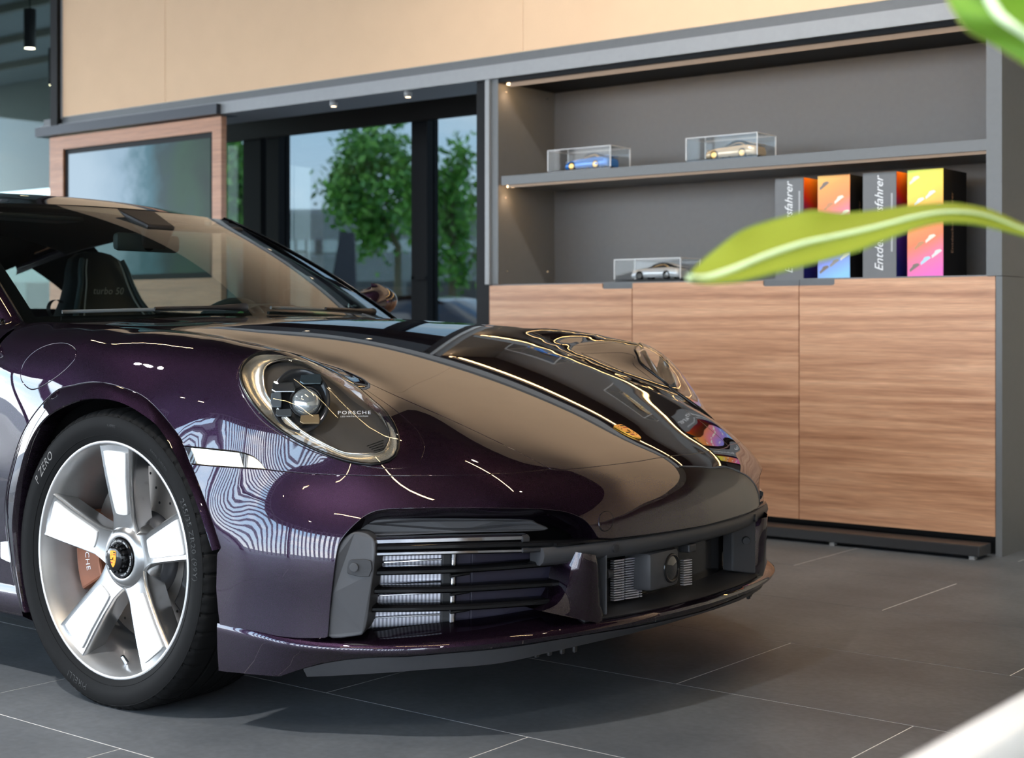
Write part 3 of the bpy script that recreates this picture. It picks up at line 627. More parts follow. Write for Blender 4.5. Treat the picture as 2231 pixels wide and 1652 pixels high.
# intake: black upper panel, outer winglet with sensor
slab('intake_top_panel', [(768,1160),(787,1139),(818,1131),(900,1129),(1060,1130),(1148,1132),(1169,1139),(1186,1156),(1000,1161),(806,1168)], .040, .01, M_plas2)
wgl = slab('winglet', [(711,1386),(721,1314),(731,1223),(742,1184),(765,1162),(790,1160),(808,1169),(818,1187),(815,1238),(808,1289),(800,1352),(792,1378),(778,1386)], .006, .09, M_plas2)
sn = slab('sensor_recess', [(757,1230),(762,1221),(775,1219),(808,1222),(804,1257),(765,1253),(756,1247)], .0035, .004, M_plas, per=2)
for s in (1, -1):
    c = pxS([(771, 1237)], 0.0)[0]*[1, s, 1]; nv = SN(nrm(c[None]-CC))[0]; nv[2] = 0; nv = nrm(nv)
    MB().tube([c-nv*.01, c+nv*.0015, c+nv*.002], [.0095, .0095, .008], 20).obj('parking_sensor', M_plas2, CAR, fix=True)
# twin daytime-running bars: chrome upper and lower, black between
def bar(name, a, b, h, extra, material, mirror=True, depth=.03, bend=None, parent=None, r=.4):
    """horizontal bar between two photo pixels, following the nose"""
    m = bend or ((a[0]+b[0])/2, (a[1]+b[1])/2); px = catmull([a, m, b], 10); p = pxS(px, extra)
    for s in ((1, -1) if mirror else (1,)):
        rows = []
        for i, q in enumerate(p):
            tq = p[min(i+1, len(p)-1)]-p[max(i-1, 0)]; nv = np.array([-tq[1], tq[0], 0.]); nv = nrm(nv)
            if nv[0] < 0: nv = -nv
            rows.append([tuple((q+nv*dx+[0, 0, dz])*[1, s, 1]) for dx, dz in ((-depth, h/2), (-h*r, h/2), (0, h*.22), (0, -h*.22), (-h*r, -h/2), (-depth, -h/2))])
        k = 6; nn_ = len(rows); v = [x for r_ in rows for x in r_]
        f = [(i*k+j, i*k+(j+1) % k, (i+1)*k+(j+1) % k, (i+1)*k+j) for i in range(nn_-1) for j in range(k)]+[tuple(range(k)), tuple(range((nn_-1)*k, nn_*k))]
        o = MB().add(v, f).obj(name, material, parent or CAR, True, fix=True); autosmooth(o, 40)
M_drl = mat('lamp_bar', (.72, .72, .76), .10, 1., coat=.5)
bar('light_bar', (812,1181), (1148,1172), .0155, .022, M_drl)
bar('trim_bar', (812,1195), (1290,1184), .0125, .018, M_gloss, bend=(1040,1190))
bar('light_bar', (812,1208), (1148,1200), .010, .022, M_drl)
bar('trim_bar', (1146,1200), (1270,1190), .012, .020, M_plas)
for y_, h_ in ((1176, .017), (1200, .012)): bar('light_bar_end', (1140, y_), (1154, y_-1), h_, .018, M_plas, depth=.02)
# horizontal intake fins
for a, b in (((806,1249),(1238,1226)), ((803,1289),(1222,1272)), ((797,1329),(1210,1312))): bar('intake_fin', a, b, .0125, .040, M_gloss, depth=.05, bend=((a[0]+b[0])/2, (a[1]+b[1])/2+5))
# radiator, posts, air guide panel
slab('radiator', [(800,1208),(964,1202),(962,1362),(790,1372)], .115, .03, M_rad, per=1)
for k in range(6):
    y_ = 1228+k*24; bar('radiator_tube', (800, y_), (963, y_-9), .0045, .110, M_drl, depth=.006)
slab('radiator_frame', [(964,1202),(984,1202),(981,1362),(960,1364)], .100, .05, M_plas, per=1)
slab('radiator_post', [(985,1203),(994,1203),(990,1358),(979,1360)], .085, .012, M_drl, per=1)
slab('air_guide', [(996,1200),(1030,1199),(1026,1352),(991,1358)], .115, .02, mat('violet_plastic', (.050, .045, .075), .4), per=1)
slab('air_guide_panel', [(1028,1199),(1240,1190),(1212,1322),(1100,1343),(1024,1353)], .110, .02, mat('violet_plastic2', (.035, .032, .055), .45), per=1)
for y_ in (1253, 1293, 1332): bar('fin_bracket', (982, y_+3), (1024, y_-4), .008, .055, M_gloss, depth=.02)
# painted strut between side and centre intakes
for s in (1, -1):
    L_ = pxS(catmull([(1253,1203),(1243,1245),(1232,1290),(1212,1318),(1180,1332)], 4), .004); Rr = pxS(catmull([(1298,1209),(1306,1235),(1310,1289),(1316,1345),(1325,1362)], 4), .004); Mi = (L_+Rr)/2; nn_ = SN(nrm(Mi-CC)); nn_[:, 2] = 0; nn_ = nrm(nn_)
    Mi1 = L_*.72+Rr*.28+nn_*.012; Mi2 = L_*.25+Rr*.75+nn_*.016
    rows = [L_-nn_*.07, L_, Mi1, Mi2, Rr, Rr-nn_*.07]
    o = MB().grid([[tuple(p*[1, s, 1]) for p in q] for q in np.array(rows).transpose(1, 0, 2)]).obj('strut', M_paint, CAR, True, fix=True); autosmooth(o, 60)
# centre intake: side cheeks, grille, camera housing, front camera, floor
sweep('centre_back', -.34, .34, [(-.10,.365),(-.085,.365),(-.085,.235),(-.10,.235)], M_gloss, n=20)
for s in (1, -1):
    ck = [(PX(.335)-.004, -.338, .372), (PX(.30)-.05, -.285, .372), (PX(.30)-.05, -.285, .245), (PX(.335)-.004, -.338, .235)]
    o = MB().prism([(a, b*s, c) for a, b, c in ck], (-.03, 0, 0)).obj('intake_cheek', M_plas2, CAR, False, fix=True); bevel(o, .004)
    c = np.array([PX(.31)-.022, -.308*s, .322]); nv = nrm(np.array([.6, .8*s, 0])); MB().tube([c-nv*.008, c+nv*.004], [.011, .009], 18).obj('parking_sensor', M_plas, CAR, fix=True)
M_grl = mat('grille_bright', (.62, .62, .68), .35, .7)
for (x0, x1, yb, yt) in ((1338,1360,0,0), (1363,1392,0,0), (1395,1399,0,0), (1490,1508,0,0)):
    rows_ = 17 if x0 < 1400 else 11
    for k in range(rows_):
        base_y = 1223+k*5.35 if x0 < 1400 else 1222+k*5.3
        tilt = -.14*(x1-x0); y0_ = base_y-.16*(x0-1338) if x0 < 1400 else base_y-0*(x0-1490)
        p = pxS([(x0, y0_), (x1, y0_+tilt)], .075); a, b = p
        MB().add([(a[0], a[1], a[2]-.0014), (b[0], b[1], b[2]-.0014), (b[0], b[1], b[2]+.0014), (a[0], a[1], a[2]+.0014), (a[0]-.01, a[1], a[2]-.0014), (b[0]-.01, b[1], b[2]-.0014), (b[0]-.01, b[1], b[2]+.0014), (a[0]-.01, a[1], a[2]+.0014)],
                 [(0,1,2,3),(7,6,5,4),(0,4,5,1),(3,2,6,7),(1,5,6,2),(0,3,7,4)]).obj('grille_slat', M_grl, CAR)
hs = MB().box(.925, 1.0, -.20, -.075, .268, .356, .012).obj('camera_housing', M_plas2, CAR, fix=True); autosmooth(hs, 40)
lc = np.array([1.0005, -.112, .312])
MB().lathe([(0, .034), (.003, .033), (.004, .029), (.001, .027)], 32, 'x', tuple(lc)).obj('lens_ring', M_gloss, hs, True)
MB().lathe([(.004, .0), (.0035, .010), (.002, .02), (.0006, .028)], 32, 'x', tuple(lc)).obj('night_camera_lens', mat('camera_glass', (.01, .01, .012), .05, coat=1.), hs, True)
MB().box(.975, 1.008, -.045, -.012, .338, .358, .004).obj('front_camera', M_plas, CAR, fix=True)
sweep('intake_floor', -.40, .40, [(-.10,.246),(-.02,.238),(.0,.232),(-.01,.222),(-.10,.222)], M_plas, n=30)
# painted lip and black lower spoiler
lipz = lambda y: float(herm(abs(y), [0, .15, .35, .53, .66, .785, .87, .905], [.220, .220, .217, .214, .209, .203, .209, .225]))
lowz = lambda y: float(herm(abs(y), [0, .23, .47, .58, .727, .823, .849, .862, .885, .905], [.199, .201, .201, .196, .188, .174, .158, .139, .134, .131]))
blkz = lambda y: float(herm(abs(y), [0, .23, .50, .578, .727, .823, .854], [.186, .182, .168, .160, .153, .140, .133]))
def lipprof(y):
    a = abs(y); zr, zl = lipz(y), lowz(y); inn = float(np.interp(a, [0, .80, .83, .905], [.10, .09, .012, .004])); up = float(np.interp(a, [0, .30, .40, .75, .83, .905], [.014, .014, .036, .028, .018, .008])); o_ = float(np.interp(a, [0, .7, .86, .905], [.016, .014, .008, .001]))
    return [(-inn, zr+up), (-inn*.45, zr+up*.62), (o_*.2, zr+.010), (o_*.85, zr+.004), (o_, zr-.002), (o_*.8, zr-.010), (o_*.3, (zr+zl)/2), (-.004, zl), (-.03, zl-.001), (-inn-.02, zl+.004)]
sweep('front_lip', -.902, .902, lipprof, M_paint, n=110)
def blkprof(y):
    zl, zb = lowz(y), min(blkz(y), lowz(y)-.002); return [(-.08, zl+.004), (-.004, zl-.002), (-.007, zl-.007), (-.012, (zl+zb)/2), (-.022, zb), (-.08, zb+.002)]
sweep('lower_spoiler', -.850, .850, blkprof, M_plas2, n=90)
for s in (1, -1):
    for k in range(4): MB().box(.885+k*.012, .893+k*.012, s*(.48-k*.03)-.006, s*(.48-k*.03)+.006, .158, .182, .003).obj('spoiler_clip', M_plas, CAR, fix=True)
# underside, dark volume behind the intakes
MB().box(-.42, .78, -.60, .60, .165, .185).obj('floor_pan', M_black, CAR)
sweep('bumper_beam', -.74, .74, [(-.16,.42),(-.15,.42),(-.15,.20),(-.16,.20)], M_black, n=30)
for s in (1, -1): MB().box(.36, .40, min(s*.45, s*.86), max(s*.45, s*.86), .16, .60).obj('wheelhouse_front', M_black, CAR)
# bonnet crest
cp_ = onS([(.808, 0, .604)])[0]; cn = SN(nrm(cp_[None]-CC))[0]; cx_ = nrm(np.array([1., 0, 0])-cn*cn[0]); cy_ = np.cross(cn, cx_)
shield = [(-.5,1.),(0,1.06),(.5,1.),(.56,.55),(.53,.05),(.42,-.45),(.22,-.82),(0,-1.),(-.22,-.82),(-.42,-.45),(-.53,.05),(-.56,.55)]
def crest(parent, c, u, v, w, sc_, depth=.003, gold=M_gold, flat=False):
    """shield badge: u to its right, v up, w out"""
    P_ = lambda a, b, h: c+u*a*sc_+v*b*sc_+w*h
    o = MB().prism([P_(a, b, 0) for a, b in catmull(shield, 3, True)], w*depth).obj('crest_badge', gold, parent, fix=True)
    kid = parent if flat else o
    q = [((.08,.92),(.48,.90),(.48,.78),(.08,.80)), ((.08,.66),(.52,.64),(.52,.53),(.08,.54)), ((-.5,-.02),(-.08,-.02),(-.08,-.14),(-.5,-.14)), ((-.44,-.34),(-.08,-.36),(-.08,-.5),(-.36,-.5))]
    for i, pol in enumerate(q): MB().prism([P_(a, b, depth) for a, b in pol], w*.0006).obj('crest_bar', M_black if i % 2 == 0 else M_red, kid, fix=True)
    for (ax_, ay_) in ((-.32,.75),(-.2,.55),(-.36,.42),(.22,-.2),(.34,-.1),(.26,-.45)): MB().prism([P_(ax_+.07*math.cos(k*PI/4), ay_+.05*math.sin(k*PI/4), depth) for k in range(8)], w*.0005).obj('crest_antler', mat('crest_dark_gold', (.45, .18, .02), .4), kid, fix=True)
    MB().prism([P_(a*.2, b*.24+.06, depth) for a, b in shield], w*.001).obj('crest_centre', gold, kid, fix=True)
    MB().prism([P_(a, b+.06, depth+.001) for a, b in ((-.06,-.14),(.05,-.13),(.1,.0),(.04,.04),(.09,.14),(-.02,.16),(-.08,.05),(-.02,.0))], w*.0006).obj('crest_horse', M_black, kid, fix=True)
    return o
crest(CAR, cp_+cn*.0008, cy_, -cx_, cn, .036)

# ------------------------------------------------------------------ headlamps
INN = catmull([(573,819),(577,802),(589,791),(623,783),(667,788),(692,798),(744,821),(796,859),(836,914),(849,948),(842,972),(822,988),(761,988),(727,977),(658,939),(606,890),(579,857)], 5, True)
def mirr(p, s): return np.asarray(p)*[1, s, 1]
M_ring = mat('lamp_ring_silver', (.62, .56, .47), .25, .8)
M_plate = mat('lamp_plate_grey', (.11, .10, .095), .35, .5)
lc0 = LAMP_I.mean(0); ln0 = nrm(SN(nrm(lc0[None]-CC))[0])
innS = pxS(INN, .028)
outr = resample(LAMP_I, .012, True)
# matched loops by angle about the lamp axis
lu = nrm(np.cross(ln0, [0, 0, 1.])); lv = np.cross(ln0, lu)
def by_angle(Pt, c, n=72):
    q = Pt-c; a = np.arctan2(q@lv, q@lu); o_ = np.argsort(a); a = a[o_]; Pt = Pt[o_]; th = np.linspace(-PI, PI, n, endpoint=False)
    a3 = np.r_[a-2*PI, a, a+2*PI]; P3 = np.vstack([Pt]*3); return np.c_[[np.interp(th, a3, P3[:, k]) for k in range(3)]].T
ci = innS.mean(0)
oA = by_angle(onS(np.vstack([LAMP_I])), ci); iA = by_angle(innS, ci); nA = SN(nrm(oA-CC))
for s in (1, -1):
    lens = [o_ for o_ in [None]]
    hb = MB()
    rows = [oA-nA*.004, oA*.8+iA*.2-nA*.012, oA*.35+iA*.65-nA*.012, iA]
    v = [mirr(p, s) for r_ in rows for p in r_]; n_ = 72
    f = [(k*n_+i, k*n_+(i+1) % n_, (k+1)*n_+(i+1) % n_, (k+1)*n_+i) for k in range(3) for i in range(n_)]
    hl = hb.add(v, f).obj('headlamp', M_ring, CAR, True, fix=True)
    # seal round the lens, black
    MB().tube(np.vstack([mirr(oA+nA*.0005, s), mirr(oA[:1]+nA[:1]*.0005, s)]), .0038, 8, False).obj('lamp_seal', M_gloss, hl, True)
    # inner edge ring
    MB().tube(np.vstack([mirr(iA, s), mirr(iA[:1], s)]), .0026, 8, False).obj('inner_ring', M_chrome, hl, True)
    # inner plate with a round bowl cut behind it
    pl = iA-ln0*.012; MB().add([mirr(p, s) for p in pl]+[mirr(pl.mean(0)-ln0*.004, s)], [(i, (i+1) % 72, 72) for i in range(72)]).obj('lamp_plate', M_plate, hl, True, fix=True)
    bc = pxS([(655, 868)], .028)[0]-ln0*.010
    vd = nrm(CO-bc); fr_ = nrm(ln0+vd*.5); bu = nrm(np.cross([0, 0, 1.], fr_)); bv = np.cross(fr_, bu)
    bowl = []
    prof = [(.074, .004), (.070, .006), (.060, -.004), (.045, -.016), (.0, -.022)]
    for r0_, h_ in prof: bowl.append([bc+bu*r0_*.86*math.cos(a)+bv*r0_*math.sin(a)+fr_*h_ for a in np.linspace(0, 2*PI, 41)])
    MB().grid([[tuple(mirr(p, s)) for p in q] for q in bowl]).obj('lamp_bowl', mat('lamp_black', (.03, .03, .032), .15, .3), hl, True, fix=True)
    pc = bc+fr_*.004+bu*.012-bv*.004
    g_ = [[pc+bu*.031*math.sin(b)*math.cos(a)+bv*.031*math.sin(b)*math.sin(a)+fr_*(.031*math.cos(b)*.75-.006) for a in np.linspace(0, 2*PI, 29)] for b in np.linspace(0, PI/2, 10)]
    MB().grid([[tuple(mirr(p, s)) for p in q] for q in g_]).obj('projector_lens', mat('projector_glass', (.66, .70, .72), .06, .75, coat=1.), hl, True, fix=True)
    MB().tube([mirr(pc+bu*.034*math.cos(a)+bv*.034*math.sin(a)-fr_*.002, s) for a in np.linspace(0, 2*PI, 33)], .003, 8, False).obj('projector_ring', M_gloss, hl, True)
    for (du, dv, w_, h_, m_) in ((-.036, .028, .026, .012, M_chrome), (-.036, -.030, .018, .009, mat('led_module', (.10, .11, .12), .2, .5)), (.022, .046, .024, .012, mat('led_mirror', (.12, .16, .18), .1, .8)), (.020, -.045, .022, .011, mat('led_module2', (.35, .25, .14), .2, .7)), (-.052, 0, .012, .018, mat('led_blue_grey', (.12, .14, .16), .3, .5))):
        cc_ = bc+bu*du*-1*-1+bv*dv+fr_*.010
        o = MB().prism([mirr(cc_+bu*a*w_+bv*b_*h_, s) for a, b_ in ((-1,-.6),(-.7,-1),(.9,-1),(1,-.2),(.85,1),(-.9,.8))], mirr(-fr_*.012, s)).obj('led_module', m_, hl, False, fix=True); bevel(o, .002)
    # lettering on the plate
    tv, tf = text_verts('PORSCHE', .0105, 0, 1.25); tp = pxS([(772, 897)], .030)[0]-ln0*.0085
    tvd = nrm(np.array([CO[0]-tp[0], CO[1]-tp[1], 0.])); tu = nrm(np.cross([0, 0, 1.], nrm(ln0+.6*tvd))); tvv = nrm(np.cross(nrm(ln0+.6*tvd), tu))
    sg = 1 if s > 0 else -1
    MB().add([mirr(tp+tu*a*sg*1.35+tvv*b_+ln0*.003, s) for a, b_, _ in tv], tf).obj('lamp_lettering', M_white, hl)
    tv, tf = text_verts('LED MATRIX SYSTEM', .0042, 0, 1.15)
    MB().add([mirr(tp+tu*a*sg*1.35+tvv*(b_-.0085)+ln0*.003, s) for a, b_, _ in tv], tf).obj('lamp_lettering', M_white, hl)
    for k in range(5):
        a = pxS([(800+k*5, 968+k*3.5)], .03)[0]-ln0*.010; b_ = pxS([(836, 955+k*6)], .03)[0]-ln0*.010
        MB().tube([mirr(a, s), mirr(b_, s)], .0008, 5).obj('plate_rib', M_gloss, hl)
    # outer lens
lens = panel('lamp_lens', [LAMP_I], M_lens, h=.018, gap=.001, off=.0035, flange=.006, step=.008, mirror=True)
for o_ in lens: pass
# ------------------------------------------------------------------ wheels
def wheel_master(side, loc):
    """side -1: car's right. local frame: axle along y, outer face towards -y (mirrored for the left)"""
    q = side*-1
    def Y(a): return a*q
    root = MB().lathe([(Y(-.1135), .2715), (Y(-.1160), .2690), (Y(-.1150), .2640), (Y(-.108), .2610), (Y(-.100), .2560), (Y(-.080), .2500), (Y(-.045), .2440), (Y(-.030), .2380), (Y(.06), .2340), (Y(.10), .2440), (Y(.113), .2700), (Y(.105), .2720), (Y(.09), .2480), (Y(-.02), .2480), (Y(-.10), .2640)], 96, 'y', close=True).obj('wheel', M_barrel, CAR, True, fix=True)
    autosmooth(root, 30); root.location = loc
    MB().lathe([(Y(-.1136), .2716), (Y(-.1163), .2692), (Y(-.1155), .2645), (Y(-.112), .2628)], 96, 'y').obj('rim_lip', mat('rim_polish', (.80, .80, .80), .25, .6), root, True)
    # tyre: sidewall, shoulder with sipes, grooved tread
    prof = [(-.100,.262,0),(-.112,.2665,0),(-.1165,.272,0),(-.1195,.280,0),(-.1265,.296,0),(-.1280,.308,0),(-.1262,.322,0),(-.1240,.3275,0),(-.1215,.3300,1),(-.117,.3355,1),(-.110,.3392,1),(-.100,.3412,1),(-.088,.3424,1),(-.0665,.3430,0),(-.066,.3365,0),(-.057,.3365,0),(-.0565,.3432,0),(-.026,.3434,0),(-.0255,.3365,0),(-.0155,.3365,0),(-.015,.3435,0),(.015,.3435,0),(.0155,.3365,0),(.0255,.3365,0),(.026,.3434,0),(.0565,.3432,0),(.057,.3365,0),(.066,.3365,0),(.0665,.3430,0),(.088,.3424,1),(.110,.3392,1),(.1215,.3300,1),(.128,.308,0),(.1195,.280,0),(.112,.2665,0),(.10,.262,0)]
    n = 384; v = []; f = []; m = len(prof)
    for i in range(n):
        a = 2*PI*i/n; k = i % 8
        for (y, r_, sh) in prof:
            rr_ = r_-(.0042 if (sh and k == 0) else 0.)-(.0022 if (sh and k == 4 and abs(y) > .10) else 0.)
            z = rr_*math.sin(a); v.append((rr_*math.cos(a), Y(y), max(z, -loc[2]+.0005)))
    for i in range(n):
        j = (i+1) % n
        for p in range(m-1): f.append((i*m+p, j*m+p, j*m+p+1, i*m+p+1))
    ty = MB().add(v, f).obj('tyre', M_rub, root, True, fix=True); autosmooth(ty, 32)
    # raised rings and lettering on the sidewall
    for rr_, w_ in ((.2835, .0006), (.3265, .0007)): MB().tube([(rr_*math.cos(a), Y(-.1212 if rr_ < .3 else -.1245), rr_*math.sin(a)) for a in np.linspace(0, 2*PI, 121)], .0008, 5, False).obj('sidewall_ring', M_rub, root, True)
    def ring_text(s, a0, rad, size, material, shear=0., flip=False):
        tv, tf = text_verts(s, size, shear, 1.1); out = []
        for x, y, _ in tv:
            if not flip: a = a0-(x/rad); r_ = rad+y
            else: a = a0+(x/rad); r_ = rad-y
            yy = float(np.interp(r_, [.272,.280,.296,.308,.322,.3275], [-.1165,-.1195,-.1265,-.1280,-.1262,-.1240]))-.0009
            out.append((q*-1*-1*r_*math.cos(a)*1., Y(yy), r_*math.sin(a)))
        if q < 0: out = [(-x, y, z) for x, y, z in out]
        MB().add(out, tf).obj('sidewall_lettering', material, root)
    ring_text('255/35 ZR20 (99Y)', math.radians(14), .305, .021, M_rub2)
    ring_text('P ZERO', math.radians(140), .305, .026, mat('tyre_lettering_bright', (.22, .21, .20), .6), .3)
    ring_text('PIRELLI', math.radians(250), .305, .022, M_rub2, 0)
    ring_text('RADIAL TUBELESS', math.radians(52), .303, .008, M_rub2); ring_text('KA09RS', math.radians(86), .306, .008, M_rub2)
    # spokes
    st = [(.055,.046,-.074),(.075,.040,-.078),(.095,.0365,-.0815),(.14,.041,-.0905),(.19,.0475,-.099),(.235,.054,-.1045),(.257,.0575,-.107),(.263,.059,-.108)]
    for k in range(5):
        th = math.radians(90+72*k-1); cu, su = math.cos(th), math.sin(th); rows = []
        def T(r_, w, a): return (r_*cu-w*su, Y(a), r_*su+w*cu)
        for r_, w, a in st: rows.append([T(r_, w*.80, a+.060), T(r_, w*.94, a+.024), T(r_, w, a+.010), T(r_, w*.985, a+.004), T(r_, w*.90, a-.0005), T(r_, w*.80, a+.0015), T(r_, 0, a+.0015), T(r_, -w*.80, a+.0015), T(r_, -w*.90, a-.0005), T(r_, -w*.985, a+.004), T(r_, -w, a+.010), T(r_, -w*.94, a+.024), T(r_, -w*.80, a+.060)])
        so_ = MB().grid(rows).obj('spoke', M_silver, root, True, fix=True); autosmooth(so_, 50)
        ins = []; 
        def face(r_, w):
            aa = float(np.interp(r_, [s_[0] for s_ in st], [s_[2] for s_ in st])); return aa
        ol = catmull([(.100,.016),(.106,.0215),(.14,.0265),(.19,.0325),(.236,.0385),(.2445,.034),(.2455,0),(.2445,-.034),(.236,-.0385),(.19,-.0325),(.14,-.0265),(.106,-.0215),(.100,-.016),(.0985,0)], 4, True)
        top = [T(r_, w, face(r_, w)-.0016) for r_, w in ol]; bot = [T(r_, w, face(r_, w)+.004) for r_, w in ol]
        c1 = [T(.11+.027*i, 0, face(.11+.027*i, 0)-.0016) for i in range(5)]
        n_ = len(ol); v = top+bot; MB().add(v, [tuple(range(n_))]+[(i, (i+1) % n_, n_+(i+1) % n_, n_+i) for i in range(n_)]).obj('spoke_insert', M_wwhite, root, False, fix=True)
    # hub, centre lock, crest
    hb = MB().lathe([(Y(-.02), .085), (Y(-.060), .082), (Y(-.072), .074), (Y(-.082), .062), (Y(-.0865), .053), (Y(-.085), .0475), (Y(-.06), .046)], 48, 'y').obj('hub', M_silver, root, True, fix=True); autosmooth(hb, 50)
    cl = MB().lathe([(Y(-.06), .0455), (Y(-.087), .0455), (Y(-.0885), .044), (Y(-.0885), .035), (Y(-.086), .0345), (Y(-.086), .030), (Y(-.104), .0275), (Y(-.106), .025), (Y(-.106), 0)], 48, 'y').obj('centre_lock', M_gloss, root, True, fix=True); autosmooth(cl, 40)
    for k in range(14):
        a = 2*PI*k/14; c = (.0305*math.cos(a), Y(-.094), .0305*math.sin(a)); MB().tube([(c[0], Y(-.086), c[2]), (c[0], Y(-.101), c[2])], .0038, 6).obj('lock_tooth', M_gloss, root, fix=True)
    tvA = text_verts('CENTER LOCK  600 Nm', .0058, 0, 1.1)
    for a0 in (math.radians(90), math.radians(-35)):
        out = [((.0395+y)*math.cos(a0-x/.0395)*q, Y(-.0891), (.0395+y)*math.sin(a0-x/.0395)) for x, y, _ in tvA[0]]; MB().add(out, tvA[1]).obj('lock_lettering', M_white, root)
    u_ = np.array([1. if side < 0 else -1., 0, 0]); crest(root, np.array([0, Y(-.106), 0]), u_, np.array([0, 0, 1.]), np.array([0, side*1., 0]), .0185, .001, M_goldW, True)
    # brake disc, caliper, carrier
    bd = MB().lathe([(Y(.0), .10), (Y(.0), .204), (Y(.034), .204), (Y(.034), .10)], 64, 'y', close=True).obj('brake_disc', M_disc, root, True, fix=True); autosmooth(bd, 30)
    MB().lathe([(Y(.0), .10), (Y(-.03), .092), (Y(-.03), .05)], 40, 'y').obj('disc_hat', M_plas, root, True)
    for k in range(48):
        a = 2*PI*k/48; rr_ = .125+.062*((k*7) % 5)/4; c = (rr_*math.cos(a), Y(-.0006), rr_*math.sin(a)); MB().tube([c, (c[0], Y(.002), c[2])], .0032, 8).obj('disc_hole', M_black, root, fix=True)
    def arc(a0, a1, r0_, r1_, y0, y1, nm, m_, bv=.004):
        pl = [(r1_*math.cos(a), r1_*math.sin(a)) for a in np.linspace(a0, a1, 14)]+[(r0_*math.cos(a), r0_*math.sin(a)) for a in np.linspace(a1, a0, 14)]
        o = MB().prism([(x, Y(y0), z) for x, z in pl], (0, Y(y1)-Y(y0), 0)).obj(nm, m_, root, False, fix=True); bevel(o, bv); return o
    arc(math.radians(156), math.radians(207), .135, .222, -.045, .05, 'caliper', M_cal, .006)
    tv, tf = text_verts('PORSCHE', .022, 0, 1.1); out = [((.178-y)*math.cos(PI+x/.178)*1., Y(-.0458), (.178-y)*math.sin(PI+x/.178)) for x, y, _ in tv]; MB().add(out, tf).obj('caliper_lettering', M_white, root)
    arc(math.radians(-40), math.radians(32), .150, .222, -.030, .04, 'brake_carrier', M_gloss, .006)
    for a in (24, 6, -14, -32): MB().tube([(.20*math.cos(math.radians(a)), Y(-.028), .20*math.sin(math.radians(a))), (.20*math.cos(math.radians(a)), Y(-.040), .20*math.sin(math.radians(a)))], [.010, .008], 12).obj('carrier_bolt', M_chrome, root, fix=True)
    MB().lathe([(Y(.06), .02), (Y(.06), .232), (Y(.09), .232)], 40, 'y').obj('dust_shield', mat('blue_black', (.02, .026, .034), .5), root, True)
    MB().tube([(.245*math.cos(math.radians(268)), Y(-.062), .245*math.sin(math.radians(268))), (.228*math.cos(math.radians(267)), Y(-.072), .228*math.sin(math.radians(267)))], [.0055, .0045], 10).obj('valve', M_chrome, root, fix=True)
    return root
ZW = .3345
wheel_master(-1, (0, -.7915, ZW)); wheel_master(1, (0, .7915, ZW))
# wheel wells
for s in (1, -1):
    for xc in (0,): 
        rows = [[(xc+.388*math.cos(a), s*y, ZW+.388*math.sin(a)) for a in np.linspace(-.35, PI+.35, 40)] for y in (-.872, -.80, -.62, -.50)]
        MB().grid(rows).obj('wheel_well', mat('well_felt', (.012, .012, .016), .85, bump=(200., .2)), CAR, True)
        MB().add([(xc+.41*math.cos(a), s*-.50, ZW+.41*math.sin(a)) for a in np.linspace(-.6, PI+.6, 30)], [tuple(range(30))]).obj('well_inner', M_black, CAR)
# ------------------------------------------------------------------ windscreen, roof, side glass
def WS(s, v):
    """windscreen surface: s across (-1 right .. 1 left), v from base 0 to header 1"""
    s2 = s*s
    b = np.array([-.430-.155*s2, .735*s, .889-.020*s2]); t_ = np.array([-1.130-.105*s2, .555*s, 1.238-.006*s2])
    p = b*(1-v)+t_*v; bul = 4*v*(1-v); return p+np.array([.020, 0, .026])*bul*(1-.5*s2)+np.array([0, .012*s, 0])*bul
ss = np.linspace(-1, 1, 41); vs = np.linspace(0, 1, 21)
MB().grid([[tuple(WS(s, v)) for s in ss] for v in vs]).obj('windscreen', M_wind, CAR, True, fix=True)
def strip(name, f, a, material, parent=None, w=None):
    return MB().grid([[tuple(q) for q in f(x)] for x in a]).obj(name, material, parent or CAR, True, fix=True)
# black frit band and base seal
strip('screen_frit', lambda s: [WS(s, v)-np.array([0, 0, .003]) for v in (-.02, .0, .015, .03+.02*abs(s)**3)], ss, M_gloss)
strip('header_frit', lambda s: [WS(s, v)-np.array([0, 0, .003]) for v in (.955-.03*math.exp(-(s*4)**2)*2, .98, 1.0)], ss, M_gloss)
for s in (-1, 1): strip('side_frit', lambda v: [WS(s*a, v)-np.array([0, 0, .003]) for a in (.945, .97, 1.0)], vs, M_gloss)
# cowl between bonnet and glass
strip('cowl', lambda s: [WS(s, 0)+np.array([-.03, 0, -.03]), WS(s, 0)+np.array([.0, 0, -.004]), np.array([-.40+.02-.09*s*s, .735*s, .872-.012*s*s])], ss, M_plas)
# roof skin: centre line and half widths along x
rx = [-1.13,-1.30,-1.55,-1.85,-2.15,-2.45,-2.75,-3.05,-3.30]; rz = [1.240,1.276,1.300,1.294,1.258,1.192,1.105,1.010,.935]; rw = [.560,.585,.600,.595,.575,.545,.520,.520,.54]; ez = [1.222,1.240,1.245,1.225,1.180,1.110,1.035,.965,.905]
def RF(x, s):
    z = float(herm(-x, [-q for q in rx], rz)); w = float(herm(-x, [-q for q in rx], rw)); e_ = float(herm(-x, [-q for q in rx], ez)); a = abs(s)
    xx = x-(.105*s*s if x > -1.31 else .105*s*s*max(0, 1+(x+1.31)/.35))
    return np.array([xx, w*s*(1.0 if a < .9 else 1.0), e_+(z-e_)*(1-a**2.4)])
rs = np.linspace(-1, 1, 37)
MB().grid([[tuple(RF(x, s)) for s in rs] for x in np.linspace(-1.13, -2.12, 24)]).obj('roof', M_paint, CAR, True, fix=True)
